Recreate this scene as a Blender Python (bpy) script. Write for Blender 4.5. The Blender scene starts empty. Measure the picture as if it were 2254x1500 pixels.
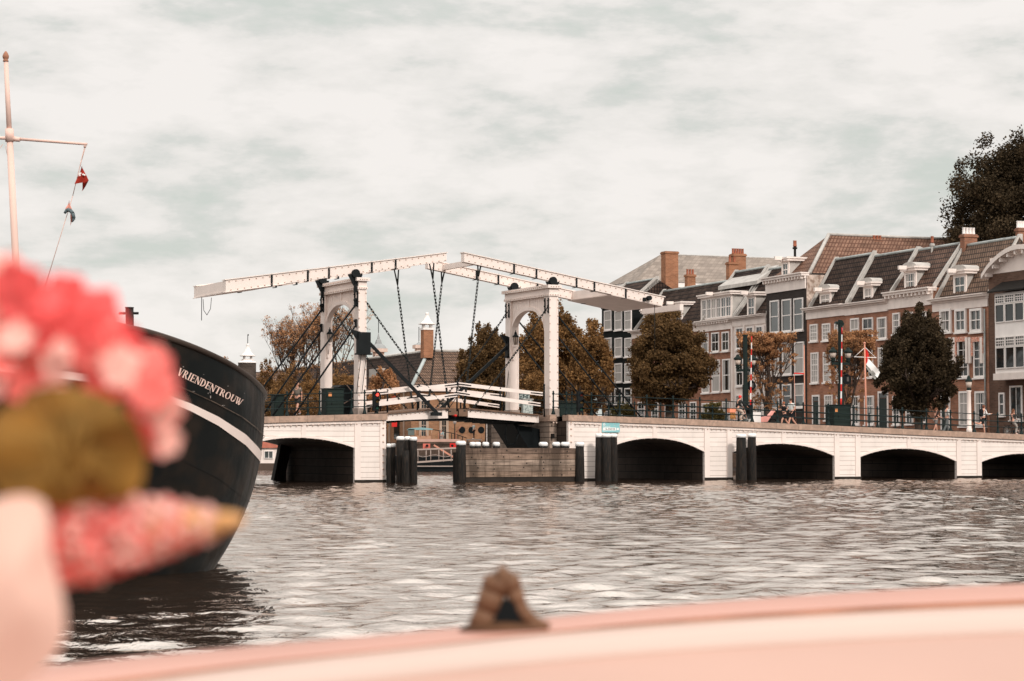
import bpy, bmesh, math, random
import numpy as np
from mathutils import Vector, Matrix
from mathutils.bvhtree import BVHTree
R = math.radians
sc = bpy.context.scene
C = sc.collection
# ------------------------------------------------------------------ camera, sky, sun, exposure
FPX = 4865.0; CAMH = 1.79; PITCH = math.atan((988-750)/FPX)
cd = bpy.data.cameras.new('camera'); cam = bpy.data.objects.new('camera', cd); C.objects.link(cam)
cam.location = (0, 0, CAMH); cam.rotation_euler = (math.pi/2+PITCH, 0, 0)
cd.sensor_width = 36; cd.lens = FPX/2254*36; cd.clip_start = .05; cd.clip_end = 5000
cd.dof.use_dof = True; cd.dof.focus_distance = 105; cd.dof.aperture_fstop = 8
sc.camera = cam
SUN_AZ, SUN_EL = R(149), R(36)        # compass azimuth of the sun, elevation
w = bpy.data.worlds.new('World'); sc.world = w; w.use_nodes = True
nt = w.node_tree; nt.nodes.clear()
def wn(t, **k):
    n = nt.nodes.new(t)
    for a, b in k.items(): setattr(n, a, b)
    return n
wo = wn('ShaderNodeOutputWorld'); sky = wn('ShaderNodeTexSky', sky_type='NISHITA', sun_disc=False)
sky.sun_elevation = SUN_EL; sky.sun_rotation = SUN_AZ
bg1 = wn('ShaderNodeBackground'); bg1.inputs[1].default_value = .1; nt.links.new(sky.outputs[0], bg1.inputs[0])
tc = wn('ShaderNodeTexCoord')
mp = wn('ShaderNodeMapping'); mp.inputs['Scale'].default_value = (1, 1, 2.9); mp.inputs['Location'].default_value = (.31, .2, .13)
nt.links.new(tc.outputs['Generated'], mp.inputs[0])
n1 = wn('ShaderNodeTexNoise'); n1.inputs['Scale'].default_value = 9.5; n1.inputs['Detail'].default_value = 7; n1.inputs['Roughness'].default_value = .52; n1.inputs['Distortion'].default_value = .35
n2 = wn('ShaderNodeTexNoise'); n2.inputs['Scale'].default_value = 26; n2.inputs['Detail'].default_value = 5; n2.inputs['Roughness'].default_value = .6
nt.links.new(mp.outputs[0], n1.inputs[0]); nt.links.new(mp.outputs[0], n2.inputs[0])
mx = wn('ShaderNodeMath', operation='MULTIPLY_ADD'); mx.inputs[1].default_value = .55
nt.links.new(n2.outputs[0], mx.inputs[0]); nt.links.new(n1.outputs[0], mx.inputs[2])
cr = wn('ShaderNodeValToRGB'); e = cr.color_ramp.elements
e[0].position = .585; e[0].color = (.64, .67, .62, 1); e[1].position = .88; e[1].color = (.93, .885, .845, 1)
a = e.new(.665); a.color = (.715, .715, .675, 1); a = e.new(.745); a.color = (.835, .805, .765, 1)
nt.links.new(mx.outputs[0], cr.inputs[0])
bg2 = wn('ShaderNodeBackground'); nt.links.new(cr.outputs[0], bg2.inputs[0])
sz = wn('ShaderNodeSeparateXYZ'); nt.links.new(tc.outputs['Generated'], sz.inputs[0])     # an overcast sky is brighter overhead than near the horizon
mr0 = wn('ShaderNodeMapRange', interpolation_type='SMOOTHSTEP'); mr0.inputs[1].default_value = .16; mr0.inputs[2].default_value = .58; mr0.inputs[3].default_value = 1.0; mr0.inputs[4].default_value = 1.95
nt.links.new(sz.outputs[2], mr0.inputs[0]); nt.links.new(mr0.outputs[0], bg2.inputs[1])
ms = wn('ShaderNodeMixShader'); ms.inputs[0].default_value = .96
nt.links.new(bg1.outputs[0], ms.inputs[1]); nt.links.new(bg2.outputs[0], ms.inputs[2]); nt.links.new(ms.outputs[0], wo.inputs[0])
sl = bpy.data.lights.new('sun', 'SUN'); sl.energy = 2.2; sl.angle = R(7); sl.color = (1, .93, .86)
sun = bpy.data.objects.new('sun', sl); C.objects.link(sun)
sd = Vector((math.sin(SUN_AZ)*math.cos(SUN_EL), math.cos(SUN_AZ)*math.cos(SUN_EL), math.sin(SUN_EL)))
sun.rotation_euler = sd.to_track_quat('Z', 'Y').to_euler(); sun.location = (60, -60, 80)
sc.view_settings.view_transform = 'Standard'; sc.view_settings.look = 'None'
sc.view_settings.exposure = 0; sc.view_settings.gamma = 1
sc.render.engine = 'CYCLES'; sc.cycles.use_denoising = True
sc.cycles.max_bounces = 6; sc.cycles.diffuse_bounces = 3; sc.cycles.glossy_bounces = 3; sc.cycles.transmission_bounces = 3
sc.cycles.caustics_reflective = False; sc.cycles.caustics_refractive = False
rng = random.Random(7)
# ------------------------------------------------------------------ measuring helpers (photo measurements -> metres)
def ray(px, py):
    v = 750-py; c, s = math.cos(PITCH), math.sin(PITCH)
    return Vector((px-1127, FPX*c-v*s, FPX*s+v*c))
CO = Vector((0, 0, CAMH))
def atY(px, py, Y):
    d = ray(px, py); return CO+d*(Y/d.y)
def proj(p):
    d = p-CO; c, s = math.cos(PITCH), math.sin(PITCH)
    zc = d.y*c+d.z*s; yc = -d.y*s+d.z*c
    return 1127+FPX*d.x/zc, 750-FPX*yc/zc
class Frame:
    def __init__(f, o, ang):
        f.o = Vector(o); f.ang = ang
        f.ex = Vector((math.cos(ang), math.sin(ang), 0)); f.ey = Vector((-math.sin(ang), math.cos(ang), 0))
    def at(f, px, py, y=0):
        d = ray(px, py); k = ((f.o+f.ey*y-CO).dot(f.ey))/d.dot(f.ey); p = CO+d*k-f.o
        return p.dot(f.ex), p.z
    def x(f, px, y=0, py=900): return f.at(px, py, y)[0]
    def z(f, px, py, y=0): return f.at(px, py, y)[1]
    def world(f, p): return f.o+f.ex*p[0]+f.ey*p[1]+Vector((0, 0, p[2]))
W0 = Frame((0, 0, 0), 0)
B = Frame((-322/FPX*116, 116, 0), R(26.2))            # bridge: x along it, y across (away), near face at y=0
H = Frame((29.8, 190, 0), math.atan2(-.937, .349))    # quay row of houses: x along (towards us), y into the houses
# ------------------------------------------------------------------ materials
MATS = {}
def mat(name, col, rough=.6, var=.12, vscale=1.5, bump=0, bscale=8, metal=0, spec=.08, kind=None, c2=None, dims=None, dirt=0, dsc=(3, 3, .5), dth=(.52, .72), stretch=None, emit=0, island=0, transl=0):
    if name in MATS: return MATS[name]
    m = bpy.data.materials.new(name); MATS[name] = m; m.use_nodes = True
    t = m.node_tree; b = t.nodes['Principled BSDF']; L = t.links.new
    N = lambda k: t.nodes.new(k)
    b.inputs['Roughness'].default_value = rough; b.inputs['Metallic'].default_value = metal
    b.inputs['Specular IOR Level'].default_value = spec
    co = N('ShaderNodeTexCoord'); vec = co.outputs['Object']
    no = N('ShaderNodeTexNoise'); no.inputs['Scale'].default_value = vscale; no.inputs['Detail'].default_value = 5
    src = vec
    if stretch:
        mpn = N('ShaderNodeMapping'); mpn.inputs['Scale'].default_value = stretch; L(vec, mpn.inputs[0]); src = mpn.outputs[0]
    L(src, no.inputs[0])
    base = None
    height = None
    if kind in ('brick', 'tile', 'plank', 'board'):
        sp = N('ShaderNodeSeparateXYZ'); L(vec, sp.inputs[0])
        ad = N('ShaderNodeMath'); L(sp.outputs[0], ad.inputs[0]); L(sp.outputs[1], ad.inputs[1])
        cb = N('ShaderNodeCombineXYZ'); L(ad.outputs[0], cb.inputs[0]); L(sp.outputs[2], cb.inputs[1])
        bt = N('ShaderNodeTexBrick'); L(cb.outputs[0], bt.inputs[0])
        bw, bh, mo = dims
        bt.inputs['Scale'].default_value = 1; bt.inputs['Brick Width'].default_value = bw; bt.inputs['Row Height'].default_value = bh
        bt.inputs['Mortar Size'].default_value = mo; bt.inputs['Mortar Smooth'].default_value = .3
        bt.inputs['Color1'].default_value = (*col, 1); bt.inputs['Color2'].default_value = (*[x*(.97 if kind == 'board' else .7) for x in col], 1)
        bt.inputs['Mortar'].default_value = (*(c2 or [x*.5 for x in col]), 1)
        if kind == 'tile': bt.offset = .0
        base = bt.outputs['Color']; height = bt.outputs['Fac']
    mixn = N('ShaderNodeMix'); mixn.data_type = 'RGBA'; mixn.blend_type = 'MULTIPLY'; mixn.inputs[0].default_value = 1
    rp = N('ShaderNodeMapRange'); rp.inputs[1].default_value = .3; rp.inputs[2].default_value = .7
    rp.inputs[3].default_value = 1-var; rp.inputs[4].default_value = 1+var; L(no.outputs[0], rp.inputs[0])
    if base: L(base, mixn.inputs[6])
    else: mixn.inputs[6].default_value = (*col, 1)
    L(rp.outputs[0], mixn.inputs[7]); out = mixn.outputs[2]
    if c2 and not base:
        m2 = N('ShaderNodeMix'); m2.data_type = 'RGBA'; n3 = N('ShaderNodeTexNoise'); n3.inputs['Scale'].default_value = vscale*2.3; n3.inputs['Detail'].default_value = 6
        L(src, n3.inputs[0]); r3 = N('ShaderNodeMapRange'); r3.inputs[1].default_value = .45; r3.inputs[2].default_value = .65; L(n3.outputs[0], r3.inputs[0])
        L(r3.outputs[0], m2.inputs[0]); L(out, m2.inputs[6]); m2.inputs[7].default_value = (*c2, 1); out = m2.outputs[2]
    if dirt:
        m3 = N('ShaderNodeMix'); m3.data_type = 'RGBA'; n4 = N('ShaderNodeTexNoise'); n4.inputs['Scale'].default_value = .9; n4.inputs['Detail'].default_value = 8; n4.inputs['Roughness'].default_value = .7
        mp4 = N('ShaderNodeMapping'); mp4.inputs['Scale'].default_value = dsc; L(vec, mp4.inputs[0]); L(mp4.outputs[0], n4.inputs[0])
        r4 = N('ShaderNodeMapRange'); r4.inputs[1].default_value = dth[0]; r4.inputs[2].default_value = dth[1]; r4.inputs[4].default_value = dirt; L(n4.outputs[0], r4.inputs[0])
        L(r4.outputs[0], m3.inputs[0]); L(out, m3.inputs[6]); m3.inputs[7].default_value = (*[x*.35 for x in col], 1); out = m3.outputs[2]
    if island:
        g = N('ShaderNodeNewGeometry'); r5 = N('ShaderNodeMapRange'); r5.inputs[3].default_value = 1-island; r5.inputs[4].default_value = 1+island
        L(g.outputs['Random Per Island'], r5.inputs[0]); m5 = N('ShaderNodeMix'); m5.data_type = 'RGBA'; m5.blend_type = 'MULTIPLY'; m5.inputs[0].default_value = 1
        L(out, m5.inputs[6]); L(r5.outputs[0], m5.inputs[7]); out = m5.outputs[2]
    L(out, b.inputs['Base Color'])
    if emit: L(out, b.inputs['Emission Color']); b.inputs['Emission Strength'].default_value = emit
    if bump:
        bp = N('ShaderNodeBump'); bp.inputs['Strength'].default_value = bump; bp.inputs['Distance'].default_value = .02
        if height:
            inv = N('ShaderNodeMath'); inv.operation = 'SUBTRACT'; inv.inputs[0].default_value = 1; L(height, inv.inputs[1]); L(inv.outputs[0], bp.inputs['Height'])
        else:
            nb = N('ShaderNodeTexNoise'); nb.inputs['Scale'].default_value = bscale; nb.inputs['Detail'].default_value = 4; L(src, nb.inputs[0]); L(nb.outputs[0], bp.inputs['Height'])
        L(bp.outputs[0], b.inputs['Normal'])
    if transl:
        tr = N('ShaderNodeBsdfTranslucent'); L(out, tr.inputs[0]); mm = N('ShaderNodeMixShader'); mm.inputs[0].default_value = transl
        L(b.outputs[0], mm.inputs[1]); L(tr.outputs[0], mm.inputs[2]); L(mm.outputs[0], t.nodes['Material Output'].inputs[0])
    return m
white = mat('painted wood white', (.85, .735, .675), .45, .05, 1.2, dirt=.10)
white2 = mat('painted wood white boards', (.87, .77, .71), .5, .06, 1.0, kind='board', dims=(300, .27, .012), c2=(.42, .33, .29), dirt=.2, bump=.4)
capwhite = mat('white pile cap paint', (.88, .86, .84), .5, .04)
stone = mat('coping stone', (.44, .30, .23), .8, .2, 2.2, c2=(.34, .24, .19), bump=.3)
granite = mat('grey granite', (.36, .29, .25), .8, .15, 3)
iron = mat('black ironwork', (.010, .012, .013), .6, .2, 3, spec=.1)
ironb = mat('black chain iron', (.025, .027, .026), .55, .2, 6)
railgreen = mat('dark green railing paint', (.012, .021, .021), .5, .2, 3)
cabgreen = mat('dark green cabinet paint', (.014, .022, .020), .55, .12, 2)
tar = mat('tarred timber', (.014, .0135, .013), .7, .35, 1.6, c2=(.034, .025, .020), stretch=(6, 6, .7), bump=.5, bscale=5)
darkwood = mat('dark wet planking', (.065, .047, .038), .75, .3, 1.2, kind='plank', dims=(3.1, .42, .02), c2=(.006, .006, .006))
weather = mat('weathered planks', (.40, .30, .24), .8, .3, 1.3, kind='plank', dims=(2.6, .30, .02), c2=(.06, .045, .036), dirt=.5, bump=.6)
deckwood = mat('deck timber', (.17, .105, .075), .8, .3, 2, bump=.4)
brick_red = mat('red brown brick', (.37, .165, .10), .85, .25, .7, kind='brick', dims=(.42, .13, .018), c2=(.27, .17, .13), bump=.3)
brick_dk = mat('dark brown brick', (.15, .085, .062), .85, .22, .7, kind='brick', dims=(.42, .13, .018), c2=(.13, .09, .07))
brick_far = mat('orange brown brick', (.33, .165, .09), .85, .22, .5, kind='brick', dims=(.5, .16, .02), c2=(.3, .2, .13))
brick_chim = mat('orange chimney brick', (.37, .165, .09), .85, .15, .9, kind='brick', dims=(.4, .14, .016), c2=(.35, .2, .13))
grey_brick = mat('grey painted brick', (.048, .038, .034), .8, .15, .8, kind='brick', dims=(.42, .13, .014), c2=(.05, .042, .04))
black_brick = mat('black painted brick', (.010, .013, .013), .8, .15, .8, kind='brick', dims=(.42, .13, .014), c2=(.014, .016, .016))
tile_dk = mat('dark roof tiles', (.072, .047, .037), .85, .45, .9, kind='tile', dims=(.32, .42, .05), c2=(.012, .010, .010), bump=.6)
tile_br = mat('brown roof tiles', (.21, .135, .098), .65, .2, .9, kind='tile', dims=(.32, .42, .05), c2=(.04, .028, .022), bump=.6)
tile_or = mat('orange red roof tiles', (.235, .135, .095), .7, .25, .9, kind='tile', dims=(.34, .42, .06), c2=(.10, .05, .035), bump=.6)
tile_mix = mat('patchy roof tiles', (.14, .082, .06), .65, .4, 1.1, kind='tile', dims=(.32, .42, .05), c2=(.02, .014, .012), bump=.6)
slate = mat('grey slate', (.30, .25, .215), .7, .12, .8, kind='tile', dims=(.6, .4, .03), c2=(.2, .165, .14))
lead = mat('grey lead flashing', (.36, .38, .37), .6, .2, 2)
leadw = mat('pale zinc', (.46, .43, .40), .55, .15, 2)
facadew = mat('cream facade paint', (.82, .72, .665), .6, .08, 1, dirt=.15)
stucco = mat('stained stucco', (.52, .42, .36), .8, .3, 1.2, c2=(.27, .19, .15))
frame_w = mat('white window paint', (.86, .80, .765), .5, .05)
frame_c = mat('curtain cloth', (.42, .39, .365), .9, .25, 3, stretch=(14, 14, .5))
glass = mat('dark window glass', (.014, .018, .019), .06, .3, .6, spec=.5)
glass2 = mat('sky reflecting window glass', (.055, .066, .066), .04, .4, .5, spec=1)
black = mat('matt black', (.008, .010, .011), .7, .2)
red = mat('red paint', (.62, .035, .03), .5, .1)
redw = mat('white barrier paint', (.82, .78, .76), .5, .05)
orange_leaf = mat('orange autumn leaves', (.40, .205, .10), .7, .35, .35, island=.5, transl=.3)
olive_leaf = mat('olive brown leaves', (.130, .075, .032), .7, .45, .30, island=.5, transl=.25)
dark_leaf = mat('dark olive leaves', (.052, .036, .020), .7, .5, .35, island=.5, transl=.25)
amber_leaf = mat('amber leaves', (.24, .13, .052), .7, .45, .3, island=.55, transl=.3)
green_leaf = mat('dull green shrub leaves', (.14, .11, .04), .7, .4, .3, island=.45, transl=.25)
bark = mat('tree bark', (.07, .05, .04), .9, .3, 4)
asphalt = mat('brick paving', (.14, .11, .10), .9, .15, 1)
# ------------------------------------------------------------------ objects
OFF = {}; FR = {}
def thing(name, label, cat, frame=W0, pos=(0, 0, 0), group=None, kind=None):
    o = bpy.data.objects.new(name, None); C.objects.link(o); o.empty_display_size = .3
    o.location = frame.world(pos); o.rotation_euler = (0, 0, frame.ang)
    o['label'] = label; o['category'] = cat
    if group: o['group'] = group
    if kind: o['kind'] = kind
    OFF[o] = Vector(pos); FR[o] = frame
    return o
def rot2(p, c, a):
    x, y = p[0]-c[0], p[1]-c[1]; return (c[0]+x*math.cos(a)-y*math.sin(a), c[1]+x*math.sin(a)+y*math.cos(a))
class MB:
    def __init__(s): s.v = []; s.f = []; s.sm = []
    def add(s, vs, fs, smooth=False):
        n = len(s.v); s.v += [tuple(v) for v in vs]; s.f += [tuple(i+n for i in f) for f in fs]; s.sm += [smooth]*len(fs); return s
    def box(s, x0, x1, y0, y1, z0, z1):
        if x0 > x1: x0, x1 = x1, x0
        if y0 > y1: y0, y1 = y1, y0
        if z0 > z1: z0, z1 = z1, z0
        return s.add([(x0,y0,z0),(x1,y0,z0),(x1,y1,z0),(x0,y1,z0),(x0,y0,z1),(x1,y0,z1),(x1,y1,z1),(x0,y1,z1)],
              [(0,3,2,1),(4,5,6,7),(0,1,5,4),(1,2,6,5),(2,3,7,6),(3,0,4,7)])
    def prism_xz(s, pts, y0, y1):        # polygon in x,z extruded along y (y0 near)
        n = len(pts); v = [(p[0], y0, p[1]) for p in pts]+[(p[0], y1, p[1]) for p in pts]
        return s.add(v, [tuple(range(n)), tuple(range(2*n-1, n-1, -1))]+[(i, i+n, (i+1) % n+n, (i+1) % n) for i in range(n)])
    def prism_yz(s, pts, x0, x1):
        n = len(pts); v = [(x0, p[0], p[1]) for p in pts]+[(x1, p[0], p[1]) for p in pts]
        return s.add(v, [tuple(range(n-1, -1, -1)), tuple(range(n, 2*n))]+[(i, (i+1) % n, (i+1) % n+n, i+n) for i in range(n)])
    def prism_xy(s, pts, z0, z1):
        n = len(pts); v = [(p[0], p[1], z0) for p in pts]+[(p[0], p[1], z1) for p in pts]
        return s.add(v, [tuple(range(n-1, -1, -1)), tuple(range(n, 2*n))]+[(i, (i+1) % n, (i+1) % n+n, i+n) for i in range(n)])
    def tube(s, p, q, r0, r1=None, n=8, caps=True, smooth=True):
        p = Vector(p); q = Vector(q); r1 = r0 if r1 is None else r1; d = (q-p)
        if d.length < 1e-6: return s
        d.normalize(); a = Vector((0, 0, 1)) if abs(d.z) < .9 else Vector((1, 0, 0)); u = d.cross(a).normalized(); w_ = d.cross(u)
        v = []
        for c, r in ((p, r0), (q, r1)):
            for i in range(n):
                t = 2*math.pi*i/n+math.pi/n; v.append(c+u*math.cos(t)*r+w_*math.sin(t)*r)
        s.add(v, [(i, i+n, (i+1) % n+n, (i+1) % n) for i in range(n)], smooth)
        if caps:
            k = len(s.v)-2*n; s.f += [tuple(k+i for i in range(n)), tuple(k+n+i for i in range(n-1, -1, -1))]; s.sm += [False, False]
        return s
    def path(s, pts, r, n=6):
        for i in range(len(pts)-1):
            ra = r[i] if isinstance(r, (list, tuple)) else r; rb = r[i+1] if isinstance(r, (list, tuple)) else r
            s.tube(pts[i], pts[i+1], ra, rb, n)
        return s
    def bar(s, p, q, wy, wz):            # rectangular bar between two points with level top
        p = Vector(p); q = Vector(q); d = (q-p).normalized(); side = d.cross(Vector((0, 0, 1)))
        side = side.normalized() if side.length > 1e-4 else Vector((0, 1, 0)); up = side.cross(d).normalized()
        v = []
        for c in (p, q):
            for a, b in ((-1,-1),(1,-1),(1,1),(-1,1)): v.append(c+side*a*wy/2+up*b*wz/2)
        return s.add(v, [(0,1,2,3),(7,6,5,4),(0,4,5,1),(1,5,6,2),(2,6,7,3),(3,7,4,0)])
    def lathe(s, c, prof, n=12, smooth=True, sx=1, sy=1, a0=0):
        v = []; k = len(prof)
        for r, z in prof:
            for i in range(n):
                t = 2*math.pi*i/n+a0; v.append((c[0]+r*math.cos(t)*sx, c[1]+r*math.sin(t)*sy, c[2]+z))
        f = []
        for j in range(k-1):
            for i in range(n): f.append((j*n+i, j*n+(i+1) % n, (j+1)*n+(i+1) % n, (j+1)*n+i))
        s.add(v, f, smooth); b = len(s.v)-k*n
        s.f += [tuple(b+i for i in range(n-1, -1, -1)), tuple(b+(k-1)*n+i for i in range(n))]; s.sm += [False, False]; return s
    def ball(s, c, rx, ry=None, rz=None, n=8, m=6):
        ry = ry or rx; rz = rz or rx
        prof = [(max(1e-4, math.sin(math.pi*j/m)), -math.cos(math.pi*j/m)) for j in range(m+1)]
        v = []
        for r, z in prof:
            for i in range(n): t = 2*math.pi*i/n; v.append((c[0]+r*math.cos(t)*rx, c[1]+r*math.sin(t)*ry, c[2]+z*rz))
        f = [(j*n+i, j*n+(i+1) % n, (j+1)*n+(i+1) % n, (j+1)*n+i) for j in range(m) for i in range(n)]
        return s.add(v, f, True)
    def torus(s, c, Rr, r, axis='y', n=20, m=6, sx=1):
        v = []; f = []
        for i in range(n):
            a = 2*math.pi*i/n
            for j in range(m):
                b = 2*math.pi*j/m; rr = Rr+r*math.cos(b); h = r*math.sin(b)
                if axis == 'y': v.append((c[0]+rr*math.cos(a)*sx, c[1]+h, c[2]+rr*math.sin(a)))
                elif axis == 'x': v.append((c[0]+h, c[1]+rr*math.cos(a), c[2]+rr*math.sin(a)))
                else: v.append((c[0]+rr*math.cos(a), c[1]+rr*math.sin(a), c[2]+h))
        for i in range(n):
            for j in range(m): f.append((i*m+j, ((i+1) % n)*m+j, ((i+1) % n)*m+(j+1) % m, i*m+(j+1) % m))
        return s.add(v, f, True)
    def build(s, name, m, parent=None, frame=None, fix=True, label=None):
        me = bpy.data.meshes.new(name); off = OFF.get(parent, Vector((0, 0, 0)))
        fr = FR.get(parent) or frame or W0
        if parent is None and frame is not None:
            vs = s.v
        else: vs = [(a-off[0], b-off[1], c-off[2]) for a, b, c in s.v]
        me.from_pydata(vs, [], s.f); me.polygons.foreach_set('use_smooth', s.sm)
        if fix:
            bm = bmesh.new(); bm.from_mesh(me); lo = [q for q in bm.verts if not q.link_faces]; bmesh.ops.delete(bm, geom=lo, context='VERTS'); bmesh.ops.recalc_face_normals(bm, faces=bm.faces); bm.to_mesh(me); bm.free()
        me.materials.append(m); o = bpy.data.objects.new(name, me); C.objects.link(o)
        if parent is not None: o.parent = parent; OFF[o] = off; FR[o] = fr
        else:
            if frame is not None: o.location = frame.o; o.rotation_euler = (0, 0, frame.ang)
            OFF[o] = Vector((0, 0, 0)); FR[o] = fr
        if label: o['label'] = label
        return o
def tag(o, label, cat, group=None):
    o['label'] = label; o['category'] = cat
    if group: o['group'] = group
    return o
def struct(o): o['kind'] = 'structure'; return o
def chain(mb, p, q, L=.26, r=.018, wd=.055, sag=0):
    p = Vector(p); q = Vector(q); n = max(2, int((q-p).length/(L*.72)))
    pts = [p.lerp(q, i/n)-Vector((0, 0, sag*4*(i/n)*(1-i/n))) for i in range(n+1)]
    for i in range(n):
        a, b = pts[i], pts[i+1]; d = (b-a).normalized(); sd_ = d.cross(Vector((0, 0, 1)))
        if sd_.length < .1: sd_ = Vector((1, 0, 0))
        sd_.normalize(); o = d.cross(sd_) if i % 2 else sd_
        a2 = a-d*L*.12; b2 = b+d*L*.12
        for k in (-1, 1): mb.tube(a2+o*k*wd*.8, b2+o*k*wd*.8, r, n=5, caps=False)
        mb.tube(a2-o*wd, a2+o*wd, r, n=5); mb.tube(b2-o*wd, b2+o*wd, r, n=5)
    return mb
def text_obj(txt, size, m, parent, pos, extr=.004, name='lettering', squeeze=1.0):
    cu = bpy.data.curves.new(name, 'FONT'); cu.body = txt; cu.size = size; cu.extrude = extr; cu.resolution_u = 2
    o = bpy.data.objects.new(name, cu); C.objects.link(o); bpy.context.view_layer.update()
    me = bpy.data.meshes.new_from_object(o.evaluated_get(bpy.context.evaluated_depsgraph_get()))
    bpy.data.objects.remove(o); bpy.data.curves.remove(cu)
    off = OFF[parent]
    for v in me.vertices: x, y, z = v.co; v.co = (x*squeeze+pos[0]-off[0], -z+pos[1]-off[1], y+pos[2]-off[2])
    me.materials.clear(); me.materials.append(m); me.name = name
    o = bpy.data.objects.new(name, me); C.objects.link(o); o.parent = parent; OFF[o] = off; FR[o] = FR[parent]; return o
# ------------------------------------------------------------------ water and ground
def water_mat():
    m = bpy.data.materials.new('river water'); m.use_nodes = True; t = m.node_tree; b = t.nodes['Principled BSDF']; L = t.links.new
    N = lambda k: t.nodes.new(k)
    b.inputs['Base Color'].default_value = (.030, .020, .015, 1); b.inputs['Roughness'].default_value = .04; b.inputs['IOR'].default_value = 4.2; b.inputs['Specular Tint'].default_value = (1, .91, .845, 1)
    b.inputs['Specular IOR Level'].default_value = .9
    co = N('ShaderNodeTexCoord')
    n = N('ShaderNodeTexNoise'); n.inputs['Scale'].default_value = 4.5; n.inputs['Detail'].default_value = 3; n.inputs['Distortion'].default_value = .4
    L(co.outputs['Object'], n.inputs[0])
    bp = N('ShaderNodeBump'); bp.inputs['Strength'].default_value = 1; bp.inputs['Distance'].default_value = .018; L(n.outputs[0], bp.inputs['Height'])
    L(bp.outputs[0], b.inputs['Normal']); return m
wm = water_mat()
def water_mesh():
    r = np.random.default_rng(5)
    xs = np.concatenate([[-400, -120], np.arange(-34, 46, .17), [130, 400]]); ys = np.concatenate([[-60, 8], np.arange(16, 60, .13), np.arange(60, 150, .22), [260, 900]])
    X, Y = np.meshgrid(xs, ys); Z = np.zeros_like(X)
    # short wind chop: many small directional waves
    for i in range(64):
        lam = .34*(1.35/.34)**r.random(); a = r.normal(math.radians(100), .62); k = 2*math.pi/lam; ph = r.random()*6.283
        amp = .0036*lam**.75*(.6+.8*r.random())
        g = .75+.45*np.sin(X*r.normal(0, .09)+Y*r.normal(0, .07)+r.random()*6.28)
        Z += amp*g*np.sin(k*(X*math.cos(a)+Y*math.sin(a))+ph+.6*np.sin(.7*X+.31*Y+ph))
    patch = .85+.35*np.sin(X*.13+1.2*np.sin(Y*.05)+.5)*np.sin(Y*.09+.8*np.sin(X*.07))
    Z = Z*patch+.35*np.maximum(Z, 0)
    ed = np.clip(np.minimum((X+34)/3, (45.5-X)/3), 0, 1)*np.clip(np.minimum((Y-16)/2, (149-Y)/4), 0, 1); Z *= ed
    ny, nx = X.shape; me = bpy.data.meshes.new('water'); me.vertices.add(nx*ny); me.vertices.foreach_set('co', np.stack([X, Y, Z], -1).ravel())
    i = np.arange(nx*ny).reshape(ny, nx); q = np.stack([i[:-1, :-1], i[:-1, 1:], i[1:, 1:], i[1:, :-1]], -1).reshape(-1)
    n = (nx-1)*(ny-1); me.loops.add(4*n); me.loops.foreach_set('vertex_index', q); me.polygons.add(n); me.polygons.foreach_set('loop_start', np.arange(0, 4*n, 4)); me.polygons.foreach_set('use_smooth', np.ones(n, bool))
    me.update(); me.materials.append(wm); o = bpy.data.objects.new('water', me); C.objects.link(o); return o
struct(water_mesh())
# quay land behind the river, level in the house frame: river edge at y=-14
q = MB().box(-900, 60, -14, 900, -3, 2.3); o = q.build('quay_ground', asphalt, frame=H); struct(o)
q = MB(); q.box(-900, 60, -14.25, -13.3, 2.3, 2.55); q.box(-900, 60, -14.12, -14.003, .25, 2.3)
o = q.build('quay', mat('quay wall brick', (.16, .10, .075), .85, .3, .8, kind='brick', dims=(.5, .16, .02), c2=(.12, .09, .07)), frame=H); struct(o)
# ------------------------------------------------------------------ the drawbridge
BW = 10.4
Lx = lambda px, y=0: B.x(px, y)
left_top = [B.at(px, py) for px, py in ((-600, 965), (0, 936), (600, 917), (850, 911))]
right_top = [B.at(px, py) for px, py in ((1207, 912), (1500, 922.5), (1800, 936), (2254, 957), (2420, 966))]
def interp(tab, x):
    if x <= tab[0][0]: (a, b), (c, d) = tab[0], tab[1]
    elif x >= tab[-1][0]: (a, b), (c, d) = tab[-2], tab[-1]
    else:
        for i in range(len(tab)-1):
            if tab[i][0] <= x <= tab[i+1][0]: (a, b), (c, d) = tab[i], tab[i+1]; break
    return b+(d-b)*(x-a)/(c-a)
def topz(x): return interp(left_top, x) if x < 5 else interp(right_top, x)
bridge = thing('drawbridge', 'white wooden double drawbridge with two tall portals, balance beams and low arched approaches', 'bridge', B, (6, BW/2, 0))
AR = [(1330, 991, 1550, 995, 965), (1611, 996, 1836, 1004, 977), (1893, 1006, 2105, 1016, 988), (2160, 1017, 2372, 1027, 999)]
AL = [(110, 981, 320, 977, 962), (330+20, 979, 545-30, 978, 963.5), (550, 978, 780, 986, 964)]
AL = [(90, 986, 290, 983, 969), (325, 981, 520, 979, 966), (553, 977, 780, 986, 964)]
def arch_fn(specs):
    out = []
    for xl, yl, xr, yr, ya in specs:
        a, za = B.at(xl, yl); b, zb = B.at(xr, yr); zc_ = B.z((xl+xr)/2, ya); out.append((a, za, b, zb, zc_-(za+zb)/2))
    return out
def bottomz(x, ar):
    for a, za, b, zb, rise in ar:
        if a <= x <= b:
            u = (x-a)/(b-a); return za+(zb-za)*u+rise*(1-abs(2*u-1)**2.15)
    return None
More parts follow.
